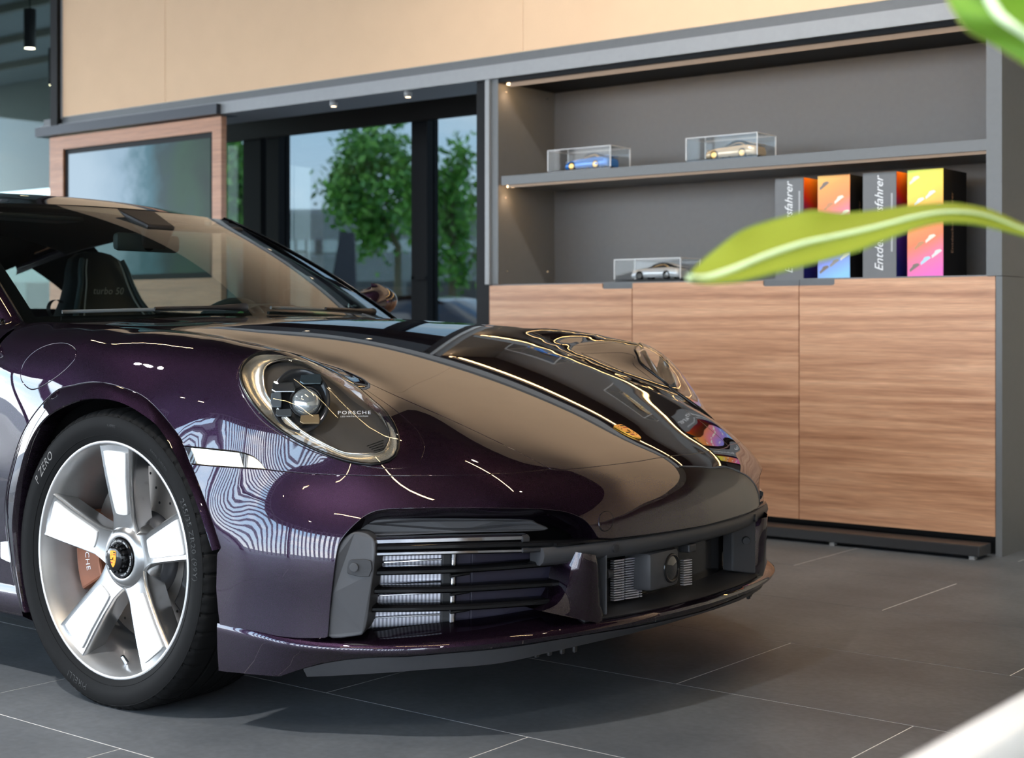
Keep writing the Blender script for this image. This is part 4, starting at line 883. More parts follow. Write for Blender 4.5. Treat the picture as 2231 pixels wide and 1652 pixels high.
MB().grid([[tuple(RF(x, s)-np.array([0, 0, .03])) for s in rs] for x in np.linspace(-1.15, -2.2, 16)]).obj('headliner', M_head, CAR, True, fix=True)
MB().grid([[tuple(RF(x, s*.86)) for s in rs] for x in np.linspace(-2.12, -2.86, 14)]).obj('rear_window', mat('rear_glass', (.012, .013, .014), .06, coat=1.), CAR, True, fix=True)
for sd in (-1, 1): MB().grid([[tuple(RF(x, sd*s)) for s in np.linspace(.86, 1, 5)] for x in np.linspace(-2.12, -2.86, 14)]).obj('rear_pillar', M_paint, CAR, True, fix=True)
MB().grid([[tuple(RF(x, s)) for s in rs] for x in np.linspace(-2.86, -3.30, 8)]).obj('engine_cover', M_paint, CAR, True, fix=True)
# belt line, pillars and side glass
def belt(x): return np.array([x, float(herm(-x, [.5,.8,1.2,1.7,2.2,2.6,3.0], [.790,.790,.800,.805,.800,.76,.66])), float(herm(-x, [.5,.8,1.2,1.7,2.2,2.6,3.0], [.868,.876,.884,.895,.915,.925,.925]))])
def rail(x): return RF(x, 1.0)
for sd in (-1, 1):
    m_ = lambda p: tuple(np.asarray(p)*[1, -sd, 1])
    # A pillar: from the wing up the screen edge to the roof rail
    ap = []
    for v in np.linspace(-.03, 1.03, 22):
        e0 = WS(-1, v)*[1, -1, 1]; ou = e0+np.array([-.045-.02*v, .040-.022*v, -.012]); ap.append([m_(e0+[.004, -.003, .002]), m_(e0+[-.010, .016-.006*v, .006]), m_(e0+[-.028, .031-.016*v, .0]), m_(ou), m_(ou+[-.012, -.014, -.014])])
    o = MB().grid(ap).obj('windscreen_pillar', M_paint, CAR, True, fix=True)
    MB().tube([m_((WS(-1, v)*[1, -1, 1])+np.array([.002, .0, .004])) for v in np.linspace(0, 1, 16)], .0032, 6).obj('pillar_trim', M_gloss, CAR, True)
    # side rail of the roof
    rl = [[m_(rail(x)), m_(rail(x)+[0, .006, -.016]), m_(rail(x)+[0, .002, -.034])] for x in np.linspace(-1.30, -2.5, 24)]
    MB().grid(rl).obj('roof_rail', M_paint, CAR, True, fix=True)
    # side window between belt and rail
    xs_ = np.linspace(-.66, -2.40, 30); rows = []
    for x in xs_:
        b0 = belt(x)+[0, -.012, .004]
        if x > -1.245: v = np.clip((-.60-x)/(.645), 0, 1); e0 = WS(-1, v)*[1, -1, 1]; t0 = e0+np.array([-.045-.02*v, .026-.016*v, -.022]); t0[0] = x
        else: t0 = rail(x)+[0, -.004, -.034]
        rows.append([m_(b0*(1-k)+t0*k+np.array([0, .022*math.sin(PI*k), 0])) for k in np.linspace(0, 1, 7)])
    MB().grid(rows[:-6]).obj('side_window', M_side, CAR, True, fix=True)
    MB().grid(rows[-7:]).obj('quarter_window', mat('rear_glass2', (.012, .013, .014), .06, coat=1.), CAR, True, fix=True)
    MB().tube([m_(belt(x)+[0, -.006, .006]) for x in np.linspace(-.60, -2.35, 24)], .007, 6).obj('belt_trim', M_gloss, CAR, True)
# ------------------------------------------------------------------ rear half of the body
def section(x):
    h = -x; hw = float(herm(h, [.49,.9,1.4,1.8,2.2,2.55,2.9,3.2,3.42], [.905,.895,.895,.905,.940,.948,.925,.86,.74])); b = belt(max(x, -3.0)); by, bz = b[1], b[2]
    if x < -3.0: by = .66-.35*(-x-3.0); bz = .925-.12*(-x-3.0)
    k = hw
    return [(by-.03, bz+.004), (by+.012, bz-.003), (by+(k-by)*.55, bz-.028), (by+(k-by)*.86, bz-.075), (k-.006, bz-.14), (k, bz-.24), (k-.002, .55), (k-.008, .42), (k-.012, .32), (k-.020, .24)]
for sd in (-1, 1):
    for nm, x0, x1, n_ in (('door', DOORX-.004, -1.66, 30), ('rear_quarter', -1.664, -3.42, 60)):
        rows = [[(x, -sd*y*-1*-1, z) for y, z in section(x)] for x in np.linspace(x0, x1, n_)]
        P_ = np.array(rows); C2 = []
        # finer rows across
        R2 = [catmull(r_, 4) for r_ in rows]; v = [p for r_ in R2 for p in r_]; w = len(R2[0]); f = []
        for i in range(len(R2)-1):
            for j in range(w-1):
                q = (i*w+j, i*w+j+1, (i+1)*w+j+1, (i+1)*w+j); c = np.mean([v[k] for k in q], axis=0)
                if nm == 'rear_quarter' and math.hypot(c[0]+2.45, c[2]-.345) < .385: continue
                f.append(q)
        MB().add(v, f).obj(nm, M_paint, CAR, True, fix=True)
    rows = [[(-2.45+.385*math.cos(a), -sd*y, .345+.385*math.sin(a)) for a in np.linspace(-.4, PI+.4, 30)] for y in (.94, .8, .55)]
    MB().grid(rows).obj('wheel_well', MT['well_felt'], CAR, True)
    sp_ = [[(x, -sd*y, z) for y, z in ((.87,.242),(.905,.236),(.915,.205),(.905,.165),(.86,.140),(.70,.140))] for x in np.linspace(-.335, -2.05, 14)]
    m__ = MB().grid(sp_); m__.add(sp_[0], [tuple(range(6))]); o = m__.obj('side_sill', M_paint, CAR, True, fix=True); autosmooth(o, 40)
    ra_ = [[(-2.45+r_*math.cos(a), -sd*y, .345+r_*math.sin(a)) for a in np.linspace(-.42, PI+.42, 60)] for r_, y in ((.425, .930), (.418, .950), (.395, .957), (.372, .955), (.372, .90))]
    autosmooth(MB().grid(ra_).obj('wheel_arch', M_paint, CAR, True, fix=True), 50)
    MB().box(-.435, -.405, min(-sd*.85, -sd*.60), max(-sd*.85, -sd*.60), .16, .50).obj('wheelhouse_rear', M_black, CAR)
    lo_, hi_ = sorted((-sd*.84, -sd*.20)); MB().box(-3.40, -3.30, lo_, hi_, .45, .70, .03).obj('rear_bumper', M_paint, CAR, fix=True)
MB().box(-3.36, -3.28, -.70, .70, .22, .86, .03).obj('rear_panel', M_plas, CAR, fix=True)
MB().box(-3.375, -3.36, -.72, .72, .70, .73, .004).obj('tail_light', mat('tail_red', (.25, .01, .01), .2, coat=1.), CAR, fix=True)
for sd in (-1, 1):
    o_ = copy_tree([c for c in CAR.children if c.name.startswith('wheel') and c.data and c.location.y*sd > .5][0], CAR); o_.location = (-2.45, sd*.80, ZW)
# ------------------------------------------------------------------ cabin
MB().box(-2.9, -.55, -.72, .72, .22, .26).obj('cabin_floor', M_head, CAR)
for sd in (-1, 1):
    rows = [[(x, sd*y, z) for y, z in ((.70,.30),(.74,.60),(.745,.80),(.775,.862))] for x in np.linspace(-.60, -2.0, 10)]
    MB().grid(rows).obj('door_lining', M_lth, CAR, True)
MB().box(-2.95, -1.95, -.70, .70, .25, .86, .05).obj('rear_shelf', M_head, CAR, fix=True)
ds = [[(x, y, z-.02*(y/.7)**4) for y in np.linspace(-.71, .71, 21)] for x, z in ((-.44,.862),(-.62,.875),(-.80,.880),(-.92,.872),(-.98,.845),(-1.0,.80),(-.98,.60),(-.90,.45))]
MB().grid(ds).obj('dashboard', M_lth, CAR, True, fix=True)
bn = [[(x, .37+y, z) for y, z in ((-.20,.87),(-.17,.905),(-.08,.928),(0,.934),(.08,.928),(.17,.905),(.20,.87))] for x in (-.80, -.88, -.95)]
MB().grid(bn).obj('instrument_hood', M_lth2, CAR, True, fix=True)
sw_c = np.array([-1.06, .37, .775]); ax_ = nrm(np.array([-1., 0, .42])); u1 = np.array([0, 1., 0]); u2 = np.cross(ax_, u1)
swl = MB().tube([sw_c+.180*(math.cos(a)*u1+math.sin(a)*u2) for a in np.linspace(0, 2*PI, 49)], .0155, 10, False).obj('steering_wheel', M_lth2, CAR, True)
for a in (0, PI, -PI/2): MB().tube([sw_c+.03*(math.cos(a)*u1+math.sin(a)*u2), sw_c+.175*(math.cos(a)*u1+math.sin(a)*u2)], .012, 8).obj('wheel_spoke', M_plas, swl, True)
MB().tube([sw_c-ax_*.02, sw_c+ax_*.02], [.055, .045], 20).obj('airbag_boss', M_plas, swl, fix=True)
MB().tube([sw_c-ax_*.02, sw_c-ax_*.22], .03, 10).obj('steering_column', M_plas, swl, fix=True)
def seat(yc):
    prof = [(.42,.235),(.55,.250),(.70,.255),(.80,.245),(.88,.218),(.95,.172),(1.01,.142),(1.06,.128),(1.10,.108),(1.122,.070),(1.130,.03)]
    rows = []
    for z, w in prof:
        xb = -1.56-(z-.42)*.30; th = .10 if z < .85 else .10-.06*(z-.85)/.28
        ring = []
        for a in np.linspace(0, 2*PI, 33)[:-1]:
            ca, sa = math.cos(a), math.sin(a); yy = math.copysign(abs(ca)**.55, ca)*w; xx = math.copysign(abs(sa)**.7, sa)*th*.55
            if sa > 0: xx += .035*(abs(ca)**6)*(1 if z < .95 else .3)
            ring.append((xb+xx, yc+yy, z))
        rows.append(ring+[ring[0]])
    st_ = MB().grid(rows).obj('seat', M_lth, CAR, True, fix=True)
    # lighter side welt and seam of the backrest
    for sd in (-1, 1):
        wl_ = [(-1.56-(z-.42)*.30+.062-.012*(z > .9), yc+sd*w*.80, z) for z, w in prof[1:-2]]
        MB().tube(catmull(wl_, 4), .010, 8).obj('seat_welt', M_lth2, st_, True); MB().tube(catmull([(x+.004, yc+sd*abs(y-yc)*.80, z) for x, y, z in wl_], 4), .003, 6).obj('seat_seam', M_stitch, st_, True)
    tv, tf = text_verts('turbo 50', .036, .45, 1.05)
    MB().add([(-1.56-(.985+b_-.42)*.30+.048, yc+a, .985+b_) for a, b_, _ in tv], tf).obj('headrest_lettering', M_stitch, st_)
    MB().box(-1.62, -1.12, yc-.25, yc+.25, .30, .46, .06).obj('seat_cushion', M_lth, st_, fix=True)
    MB().lathe([(-.012, .032), (.012, .032)], 24, 'x', (-1.71, yc-.20, .92)).obj('belt_slot', M_black, st_, True)
seat(.37); seat(-.37)
# interior mirror with its sensor pod
mv = MB().box(-1.015, -.985, -.125, .125, 1.095, 1.152, .014).obj('interior_mirror', M_lth2, CAR, fix=True); autosmooth(mv, 40)
MB().lathe([(0, .0), (0, .018), (.006, .022), (.012, .02)], 20, 'x', (-.985, -.01, 1.118)).obj('mirror_joint', M_gloss, mv, True)
o = MB().add([(-.97,-.05,1.15),(-.97,.06,1.15),(-.97,.055,1.10),(-.97,-.045,1.10),(-1.06,-.08,1.232),(-1.06,.08,1.232),(-.93,.06,1.175),(-.93,-.05,1.175)], [(0,1,2,3),(4,5,1,0),(7,6,5,4),(3,2,6,7),(0,3,7,4),(1,5,6,2)]).obj('sensor_pod', M_plas, mv, fix=True); bevel(o, .008)
for sd in (-1, 1): MB().box(-1.24, -1.10, sd*.33-.17, sd*.33+.17, 1.185, 1.20, .008).obj('sun_visor', M_lth, CAR, fix=True)
# door mirrors
for sd in (-1, 1):
    c = np.array([-.905, sd*.935, .940]); rows = []
    for b in np.linspace(-PI/2, PI/2, 15):
        rows.append([(c[0]+.075*math.cos(b)*math.cos(a)*(1 if math.cos(a) > 0 else .45), c[1]+sd*.115*math.cos(b)*math.sin(a), c[2]+.062*math.sin(b)+.012*math.sin(a)) for a in np.linspace(0, 2*PI, 29)])
    mo = MB().grid(rows).obj('door_mirror', M_paint, CAR, True, fix=True)
    MB().tube([c+[-.03, -sd*.06, -.035], (-.93, sd*.79, .885)], [.018, .024], 10).obj('mirror_foot', M_gloss, mo, True)
    MB().lathe([(-.036, 0), (-.036, .052)], 28, 'x', tuple(c)).obj('mirror_glass', M_chrome, mo)
# wipers
for (s0, s1, pv) in ((-.86, -.22, -.14), (.02, .62, .70)):
    bl = MB().tube([WS(s, .022+.012*(1-k))+[0, 0, .012] for k, s in zip(np.linspace(0, 1, 12), np.linspace(s0, s1, 12))], .0055, 6).obj('wiper', mat('wiper_grey', (.16, .19, .21), .35), CAR, True)
    MB().tube([WS(s, .012)+[.01, 0, .022] for s in np.linspace((s0+s1)/2, pv, 10)], [.005]*6+[.006, .008, .010, .012], 8).obj('wiper_arm', M_plas, bl, True)
# white graphic low on the wing behind the arch
dc = pxS([(2,1181),(14,1180),(25,1181),(27,1205),(29,1228),(14,1222),(2,1216)])
panel('side_graphic', [dc], M_white, gap=0, off=.0012, flange=0, h=.02, step=.006)
# ------------------------------------------------------------------ cabinets and shelf
def at_d(px, py, d): return CAM+d*ray(px, py)
CAB = [(-4.466, -3.655, 'walnut base cabinet standing against the black post beside the window', None, (-3.815, -3.655)),
       (-3.655, -2.842, 'walnut base cabinet between two others, below the silver model car', (-3.655-.0001, -3.655), (-3.007, -2.842)),
       (-2.842, -2.031, 'walnut base cabinet at the outer end, below the row of books', (-2.842, -2.685), None)]
for x0, x1, lab, nl, nr_ in CAB:
    c = thing('base_cabinet', lab, 'cabinet', ((x0+x1)/2, YD, 0), group='walnut base cabinets'); h = (x1-x0)/2; X = lambda q: q-(x0+x1)/2
    MB().box(-h, h, .022, .45, .075, 1.044).obj('carcass', M_black, c); MB().box(-h, h, .05, .45, 0, .075).obj('plinth', M_black, c)
    z0, z1, zn = .072, 1.044, 1.020; g = .002
    pl = [(-h+g, z0), (h-g, z0)]
    def notch(xa, xb, r_=.010, n=5, left=True):
        # notch cut from the top edge, rounded in the inner corner
        if left: return [(xb, z1), (xb, zn+r_)]+[(xb-r_+r_*math.cos(a), zn+r_-r_*math.sin(a)) for a in np.linspace(0, PI/2, n)]+[(xa, zn)]
        return [(xb, zn)]+[(xa+r_-r_*math.cos(a), zn+r_-r_*math.sin(a)) for a in np.linspace(PI/2, 0, n)]+[(xa, zn+r_), (xa, z1)]
    pl += notch(X(nr_[0]), h-g, left=False) if nr_ else [(h-g, z1)]
    pl += notch(-h+g, X(nl[1]), left=True) if (nl and nl[1]-nl[0] > .01) else [(-h+g, z1)]
    d = MB().prism([(x, 0, z) for x, z in pl], (0, .02, 0)).obj('door', M_wood, c, fix=True)
    for nn_ in (nl, nr_):
        if nn_ and nn_[1]-nn_[0] > .01: MB().box(max(X(nn_[0]), -h)+.001, min(X(nn_[1]), h)-.001, .004, .021, 1.018, 1.044).obj('finger_pull', M_char, d)
rl = thing('plinth_rail', 'low black rail with small metal feet along the cabinet plinth', 'rail', (-3.25, 5.40, 0))
MB().box(-1.22, 1.21, -.06, .06, .012, .052, .004).obj('rail_bar', mat('rail_black', (.03, .03, .032), .35), rl, fix=True)
for q in (-1.1, -.2, .62, 1.18): MB().box(q-.01, q+.01, -.055, -.03, 0, .014).obj('rail_foot', M_alu, rl)
wt_ = MB().box(XL, -2.031, YD+.022, YD+.45, 1.044, 1.05).obj('worktop', M_dark); tag(wt_, 'thin anthracite worktop lying on the walnut base cabinets', 'worktop')
sp_ = thing('end_panel', 'tall anthracite end panel closing the cabinet run', 'panel', (-2.02, YD+.22, 0))
MB().box(-.010, .014, -.222, .24, 0, 1.044).obj('lower_panel', M_dark, sp_); MB().box(-.045, .014, -.225, .24, 1.0455, 2.02).obj('upper_panel', M_dark, sp_)
M_strip = emit('led_strip_warm', (1., .62, .25), 9.)
sh = thing('display_shelf', 'open anthracite shelf unit with brown-edged boards above the walnut cabinets', 'shelf', (-3.25, YD+.22, 1.05)); sx_ = 3.25
MB().box(-4.466+sx_, -4.412+sx_, -.22, .24, 0, .97).obj('side_panel', M_dark, sh)
MB().box(-4.48+sx_, -4.455+sx_, -.235, -.20, .0, .97).obj('front_profile', M_alu, sh)
MB().box(-4.412+sx_, -2.066+sx_, .225, .24, 0, .97).obj('back_panel', M_char, sh)
MB().box(-4.412+sx_, -2.066+sx_, -.15, .225, .955, .97).obj('top_board', M_black, sh)
MB().box(-4.412+sx_, -2.066+sx_, -.215, -.15, .95, .97).obj('top_front', M_black, sh)
MB().box(-4.36+sx_, -2.066+sx_, -.196, -.190, .929, .951).obj('edge_strip', M_edge, sh)
MB().box(-4.36+sx_, -2.066+sx_, -.138, -.120, .9475, .956).obj('led_strip', M_strip, sh)
bo = MB().box(-4.392+sx_, -2.066+sx_, -.221, .225, .466, .508).obj('board', M_dark, sh)
MB().box(-4.36+sx_, -2.066+sx_, -.210, -.204, .4535, .467).obj('edge_strip', M_edge, bo)
MB().box(-4.36+sx_, -2.066+sx_, -.152, -.134, .463, .4665).obj('led_strip', M_strip, bo)
for px, py in ((1101, 200), (1192, 216), (1104, 591), (1192, 592), (1101, 430)):
    p = at(px, py, 0, -4.412); MB().lathe([(0, 0), (.004, .004), (.0, .0055)], 10, 'x', (p[0]+sx_, p[1]-(YD+.22), p[2]-1.05)).obj('shelf_pin', M_chrome, sh)
for zz in (.944, .459):
    MB().lathe([(0, 0), (0, .018), (.006, .018)], 16, 'z', (-4.375+sx_, -.17, zz)).obj('shelf_lamp', emit('shelf_led', (1., .62, .32), 6.), sh)
    la = bpy.data.lights.new('shelf_glow', 'SPOT'); la.energy = .35; la.color = (1., .62, .36); la.spot_size = 2.4; la.spot_blend = 1.; la.shadow_soft_size = .015
    lo = bpy.data.objects.new('shelf_glow', la); COL.objects.link(lo); lo.parent = sh; lo.location = (-4.375+sx_, -.17, zz-.01)

# ------------------------------------------------------------------ scale models in clear cases
def coupe(name, label, cat, loc, rotz, scale, col, rimcol, group=None, rough=.25, glass_m=None):
    """rear-engined coupe, 4.5 m long before scaling, nose towards -x"""
    o = thing(name, label, cat, loc, (0, 0, rotz), group); o.scale = (scale,)*3
    xs = [-2.22,-2.15,-1.95,-1.6,-1.2,-.8,-.4,0,.5,1.0,1.5,1.9,2.15,2.25]; bz = [.42,.56,.66,.76,.82,.86,.88,.89,.91,.93,.92,.86,.78,.62]; hw = [.55,.74,.84,.90,.91,.90,.90,.90,.91,.93,.94,.90,.80,.66]
    rows = []
    for x, z, w in zip(xs, bz, hw): rows.append([(x, s*y, zz) for s, y, zz in [(-1, w*.9, .16), (-1, w, .30), (-1, w, .52*min(1, z/.8)), (-1, w*.93, z-.07), (-1, w*.80, z), (-1, w*.4, z+.015), (1, 0, z+.02), (1, w*.4, z+.015), (1, w*.80, z), (1, w*.93, z-.07), (1, w, .52*min(1, z/.8)), (1, w, .30), (1, w*.9, .16)]])
    me = MB().grid(rows); me.add(rows[0], [tuple(range(13))]); me.add(rows[-1], [tuple(range(13))])
    bd = me.obj('body', mat('model_paint_%d%d%d' % tuple(int(c*99) for c in col), col, rough, .3, coat=.6), o, True, fix=True); autosmooth(bd, 50)
    cx = [-.62,-.05,.45,.9,1.4,1.85]; cz = [.89,1.22,1.30,1.28,1.12,.92]; cw = [.76,.62,.60,.60,.58,.62]; bw = [.78,.80,.80,.80,.76,.66]
    cab = [[(x, -b, min(.9, z)), (x, -w, z-.06), (x, -w*.8, z), (x, 0, z+.02), (x, w*.8, z), (x, w, z-.06), (x, b, min(.9, z))] for x, z, w, b in zip(cx, cz, cw, bw)]
    cb = MB().grid(cab).obj('cabin_glass', glass_m or mat('model_glass', (.02, .022, .025), .08), o, True, fix=True)
    rf = [[(x, y, z+.015) for y in (-.56, -.3, 0, .3, .56)] for x, z in ((-.02,1.215),(.2,1.27),(.5,1.305),(.9,1.285),(1.3,1.17),(1.75,.98))]
    MB().grid(rf).obj('roof', bd.data.materials[0], o, True, fix=True)
    for x in (-1.28, 1.17):
        for s in (-1, 1):
            w = MB().lathe([(s*.70, .2), (s*.70, .335), (s*.93, .335), (s*.945, .30), (s*.945, .24)], 24, 'y', (x, 0, .335)).obj('tyre', M_rub, o, True, fix=True)
            MB().lathe([(s*.948, .245), (s*.935, .20), (s*.93, .05), (s*.94, 0)], 20, 'y', (x, 0, .335)).obj('rim', rimcol, w, True, fix=True)
    for s in (-1, 1): MB().lathe([(-.02, 0), (.02, .11), (.05, .13)], 16, 'x', (-2.02, s*.66, .66)).obj('headlight', M_white, o, True)
    MB().box(2.0, 2.2, -.7, .7, .93, .97, .01).obj('rear_wing', bd.data.materials[0], o, fix=True)
    return o
M_gw = mat('model_gold_rim', (.80, .48, .16), .3, .7); M_bw = mat('model_dark_rim', (.05, .045, .04), .3, .6)
def case(name, label, x0, x1, y0, dep, z0, h, base=True):
    o = thing(name, label, 'display case', ((x0+x1)/2, y0+dep/2, z0), group='clear model car cases'); hx = (x1-x0)/2; hy = dep/2
    if base: MB().box(-hx, hx, -hy, hy, 0, .012, .002).obj('base', M_gloss, o, fix=True)
    t_ = .003
    for nm, q in (('front_pane', (-hx, hx, -hy, -hy+t_, .012, h)), ('back_pane', (-hx, hx, hy-t_, hy, .012, h)), ('side_pane', (-hx, -hx+t_, -hy+t_, hy-t_, .012, h)), ('side_pane', (hx-t_, hx, -hy+t_, hy-t_, .012, h)), ('top_pane', (-hx, hx, -hy, hy, h, h+t_))): MB().box(*q).obj(nm, M_acr, o)
    ed = MB()
    for a in (-hx, hx):
        for b_ in (-hy, hy): MB().box(a-.0018, a+.0018, b_-.0018, b_+.0018, .012, h+t_).obj('case_edge', M_edgeA, o)
    for b_ in (-hy, hy): MB().box(-hx, hx, b_-.0018, b_+.0018, h, h+t_).obj('case_edge', M_edgeA, o)
    for a in (-hx, hx): MB().box(a-.0018, a+.0018, -hy, hy, h, h+t_).obj('case_edge', M_edgeA, o)
    return o
M_edgeA = mat('acrylic_edge', (.72, .73, .74), .25)
zb = 1.05+.508
case('display_case', 'clear case with the blue model car on the anthracite shelf board', -4.147, -3.797, 5.52, .157, zb, .105)
coupe('model_car', 'blue model coupe with gold wheels inside a clear case', 'model car', (-3.955, 5.595, zb+.0105), math.radians(-4), .0575, (.03, .20, .62), M_gw, 'model cars')
case('display_case', 'clear case with the pale gold model car on the anthracite shelf board', -3.401, -3.055, 5.52, .16, zb, .105)
coupe('model_car', 'pale gold model coupe inside a clear case', 'model car', (-3.205, 5.60, zb+.0105), math.radians(-3), .0575, (.62, .47, .30), M_gw, 'model cars')
case('display_case', 'clear case with the silver model car on the worktop', -3.782, -3.436, 5.53, .165, 1.05, .100)
coupe('model_car', 'silver model coupe with dark wheels inside a clear case', 'model car', (-3.595, 5.612, 1.0605), math.radians(0), .0575, (.62, .63, .64), M_bw, 'model cars')

# ------------------------------------------------------------------ boxed books
M_bgrey = mat('grey_slipcase', (.155, .157, .16), .5)
def book(label, x0, x1, front, side, y0=5.53, dep=.235, z0=1.05, h=.415):
    o = thing('book', label, 'book', ((x0+x1)/2, y0+dep/2, z0), group='boxed books on the worktop'); hx = (x1-x0)/2; hy = dep/2
    b_ = MB().box(-hx, hx-.002, -hy+.002, hy, 0, h, .0015).obj('slipcase', M_black, o, fix=True)
    MB().box(-hx, hx, -hy-.0005, -hy+.003, 0, h, .001).obj('spine', front, o, fix=True)
    MB().box(hx-.0015, hx+.0005, -hy+.003, hy, 0, h).obj('cover', side, o)
    return o, hx, hy
def spine_text(o, s, x, z, size, hy, material=M_white, shear=.35, w=1.):
    tv, tf = text_verts(s, size, shear, 1.)
    MB().add([(x-b_*w, -hy-.0012, z+a) for a, b_, _ in tv], tf).obj('spine_lettering', material, o)
def cover_text(o, s, y, z, size, hx, material):
    tv, tf = text_verts(s, size, 0, 1.); MB().add([(hx+.0012, y-b_, z+a) for a, b_, _ in tv], tf).obj('cover_lettering', material, o)
c_or = [(0., (.02, .02, .18)), (.30, (.12, .03, .30)), (.48, (.25, .02, .12)), (.62, (.75, .03, .01)), (.80, (.95, .22, .01)), (1., (1., .45, .02))]
side_col = ramp_mat('print_dark_rainbow', c_or, (0, 1.2, 2.2), .35)
r_a = ramp_mat('print_sunset', [(0., (.25, .55, .90)), (.18, (.22, .25, .75)), (.36, (.42, .22, .65)), (.52, (.85, .20, .30)), (.66, (.95, .25, .06)), (.82, (1., .36, .06)), (1., (1., .62, .10))], (-.9, 0, 2.15), .35)
r_b = ramp_mat('print_rainbow', [(0., (.80, .12, .50)), (.16, (.92, .16, .30)), (.30, (.95, .20, .06)), (.48, (.98, .32, .06)), (.62, (1., .55, .05)), (.78, (1., .78, .06)), (.90, (.80, .85, .06)), (1., (.30, .65, .06))], (-.9, 0, 2.15), .35)
def tiny_cars(o, hx, hy, seed, n=15):
    """little tilted car pictures printed on the spine"""
    rnd = random.Random(seed); cols = [(.75,.72,.70),(.20,.15,.12),(.45,.70,.90),(.85,.80,.65),(.30,.26,.24),(.60,.25,.10)]
    for k in range(n):
        i, j = k % 3, k//3; x = -hx+.028+i*.045+(.02 if j % 2 else 0); z = .035+j*.085+i*.026
        if x > hx-.018 or z > .385: continue
        col = rnd.choice(cols); m_ = mat('print_car_%d%d%d' % tuple(int(c*99) for c in col), col, .35)
        ca, sa = math.cos(.62), math.sin(.62); pts = [(-.024,-.004),(-.020,.005),(-.006,.007),(.004,.012),(.014,.009),(.023,.004),(.024,-.005)]
        MB().prism([(x+a*ca-b_*sa, -hy-.0006, z+a*sa+b_*ca) for a, b_ in pts], (0, -.0006, 0)).obj('printed_car', m_, o, fix=True)
o, hx, hy = book('grey-spined boxed book with white script beside the orange one', -2.977, -2.847, M_bgrey, side_col)
spine_text(o, 'Entdeckungsfahrer', .0, .21, .050, hy); MB().box(hx-.022, hx-.015, -hy-.001, -hy, .16, .36).obj('spine_stripe', mat('grey_print', (.42, .42, .42), .5), o)
o, hx, hy = book('orange to violet boxed book printed with small cars', -2.783, -2.642, r_a, M_black); tiny_cars(o, hx, hy, 1); cover_text(o, 'Entdeckungsfahrer', -.03, .21, .028, hx, mat('bronze_print', (.35, .22, .15), .5))
o, hx, hy = book('grey-spined boxed book with white script beside the yellow one', -2.586, -2.445, M_bgrey, side_col)
spine_text(o, 'Entdeckungsfahrer', .0, .21, .050, hy); MB().box(hx-.022, hx-.015, -hy-.001, -hy, .10, .33).obj('spine_stripe', MT['grey_print'], o)
o, hx, hy = book('yellow to pink boxed book printed with small cars beside the end panel', -2.399, -2.254, r_b, M_black); tiny_cars(o, hx, hy, 4, 17); cover_text(o, 'Entdeckungsfahrer', -.03, .21, .032, hx, MT['bronze_print'])

# ------------------------------------------------------------------ planter, pebbles, plant
PXL, PXR, PY0, PY1, PZ, PW = -.385, .17, .60, 1.42, .605, .036
pt = thing('planter', 'white square-edged planter filled with pale pebbles', 'planter', ((PXL+PXR)/2, (PY0+PY1)/2, 0)); ax0, ay0 = (PXL+PXR)/2, (PY0+PY1)/2
M_plw = mat('planter_white', (.62, .63, .64), .28)
hx, hy = (PXR-PXL)/2, (PY1-PY0)/2
for q in ((-hx, -hx+PW, -hy, hy), (hx-PW, hx, -hy, hy), (-hx+PW, hx-PW, -hy, -hy+PW), (-hx+PW, hx-PW, hy-PW, hy)): MB().box(*q, 0, PZ, .006).obj('planter_wall', M_plw, pt, fix=True)
MB().box(-hx+PW, hx-PW, -hy+PW, hy-PW, .02, .555).obj('soil', mat('soil', (.05, .035, .025), .95), pt)
rnd = random.Random(3)
pebs = []
for k in range(3):
    bm = bmesh.new(); bmesh.ops.create_icosphere(bm, subdivisions=2, radius=1)
    for v in bm.verts: v.co = Vector((v.co.x*(1+.12*rnd.uniform(-1, 1)), v.co.y*(.82+.1*rnd.uniform(-1, 1)), v.co.z*.6))
    me = bpy.data.meshes.new('pebble'); bm.to_mesh(me); bm.free(); me.polygons.foreach_set('use_smooth', [True]*len(me.polygons)); pebs.append(me)
PC = [mat('pebble_white', (.78, .79, .80), .5), mat('pebble_blue', (.45, .55, .62), .5), mat('pebble_brown', (.40, .33, .28), .5), mat('pebble_pale', (.66, .68, .70), .5)]
PN = ['white', 'blue-grey', 'brownish', 'pale grey']
variants = {}
for i, y in enumerate(np.arange(PY0+PW+.03, PY1-PW-.02, .050)):
    for j, x in enumerate(np.arange(PXL+PW+.028, PXR-PW-.02, .050)):
        k = rnd.randrange(3); c = rnd.choices(range(4), (4, 3, 2, 4))[0]
        if (k, c) not in variants: me = pebs[k].copy(); me.materials.append(PC[c]); variants[(k, c)] = me
        o = bpy.data.objects.new('pebble', variants[(k, c)]); COL.objects.link(o); s = rnd.uniform(.0225, .0255)
        o.scale = (s,)*3; o.location = (x+rnd.uniform(-.003, .003), y+rnd.uniform(-.003, .003), .5545+s*.6); o.rotation_euler = (0, 0, rnd.uniform(0, 6))
        tag(o, '%s rounded pebble lying in the white planter' % PN[c], 'pebble', '%s pebbles in the planter' % PN[c])

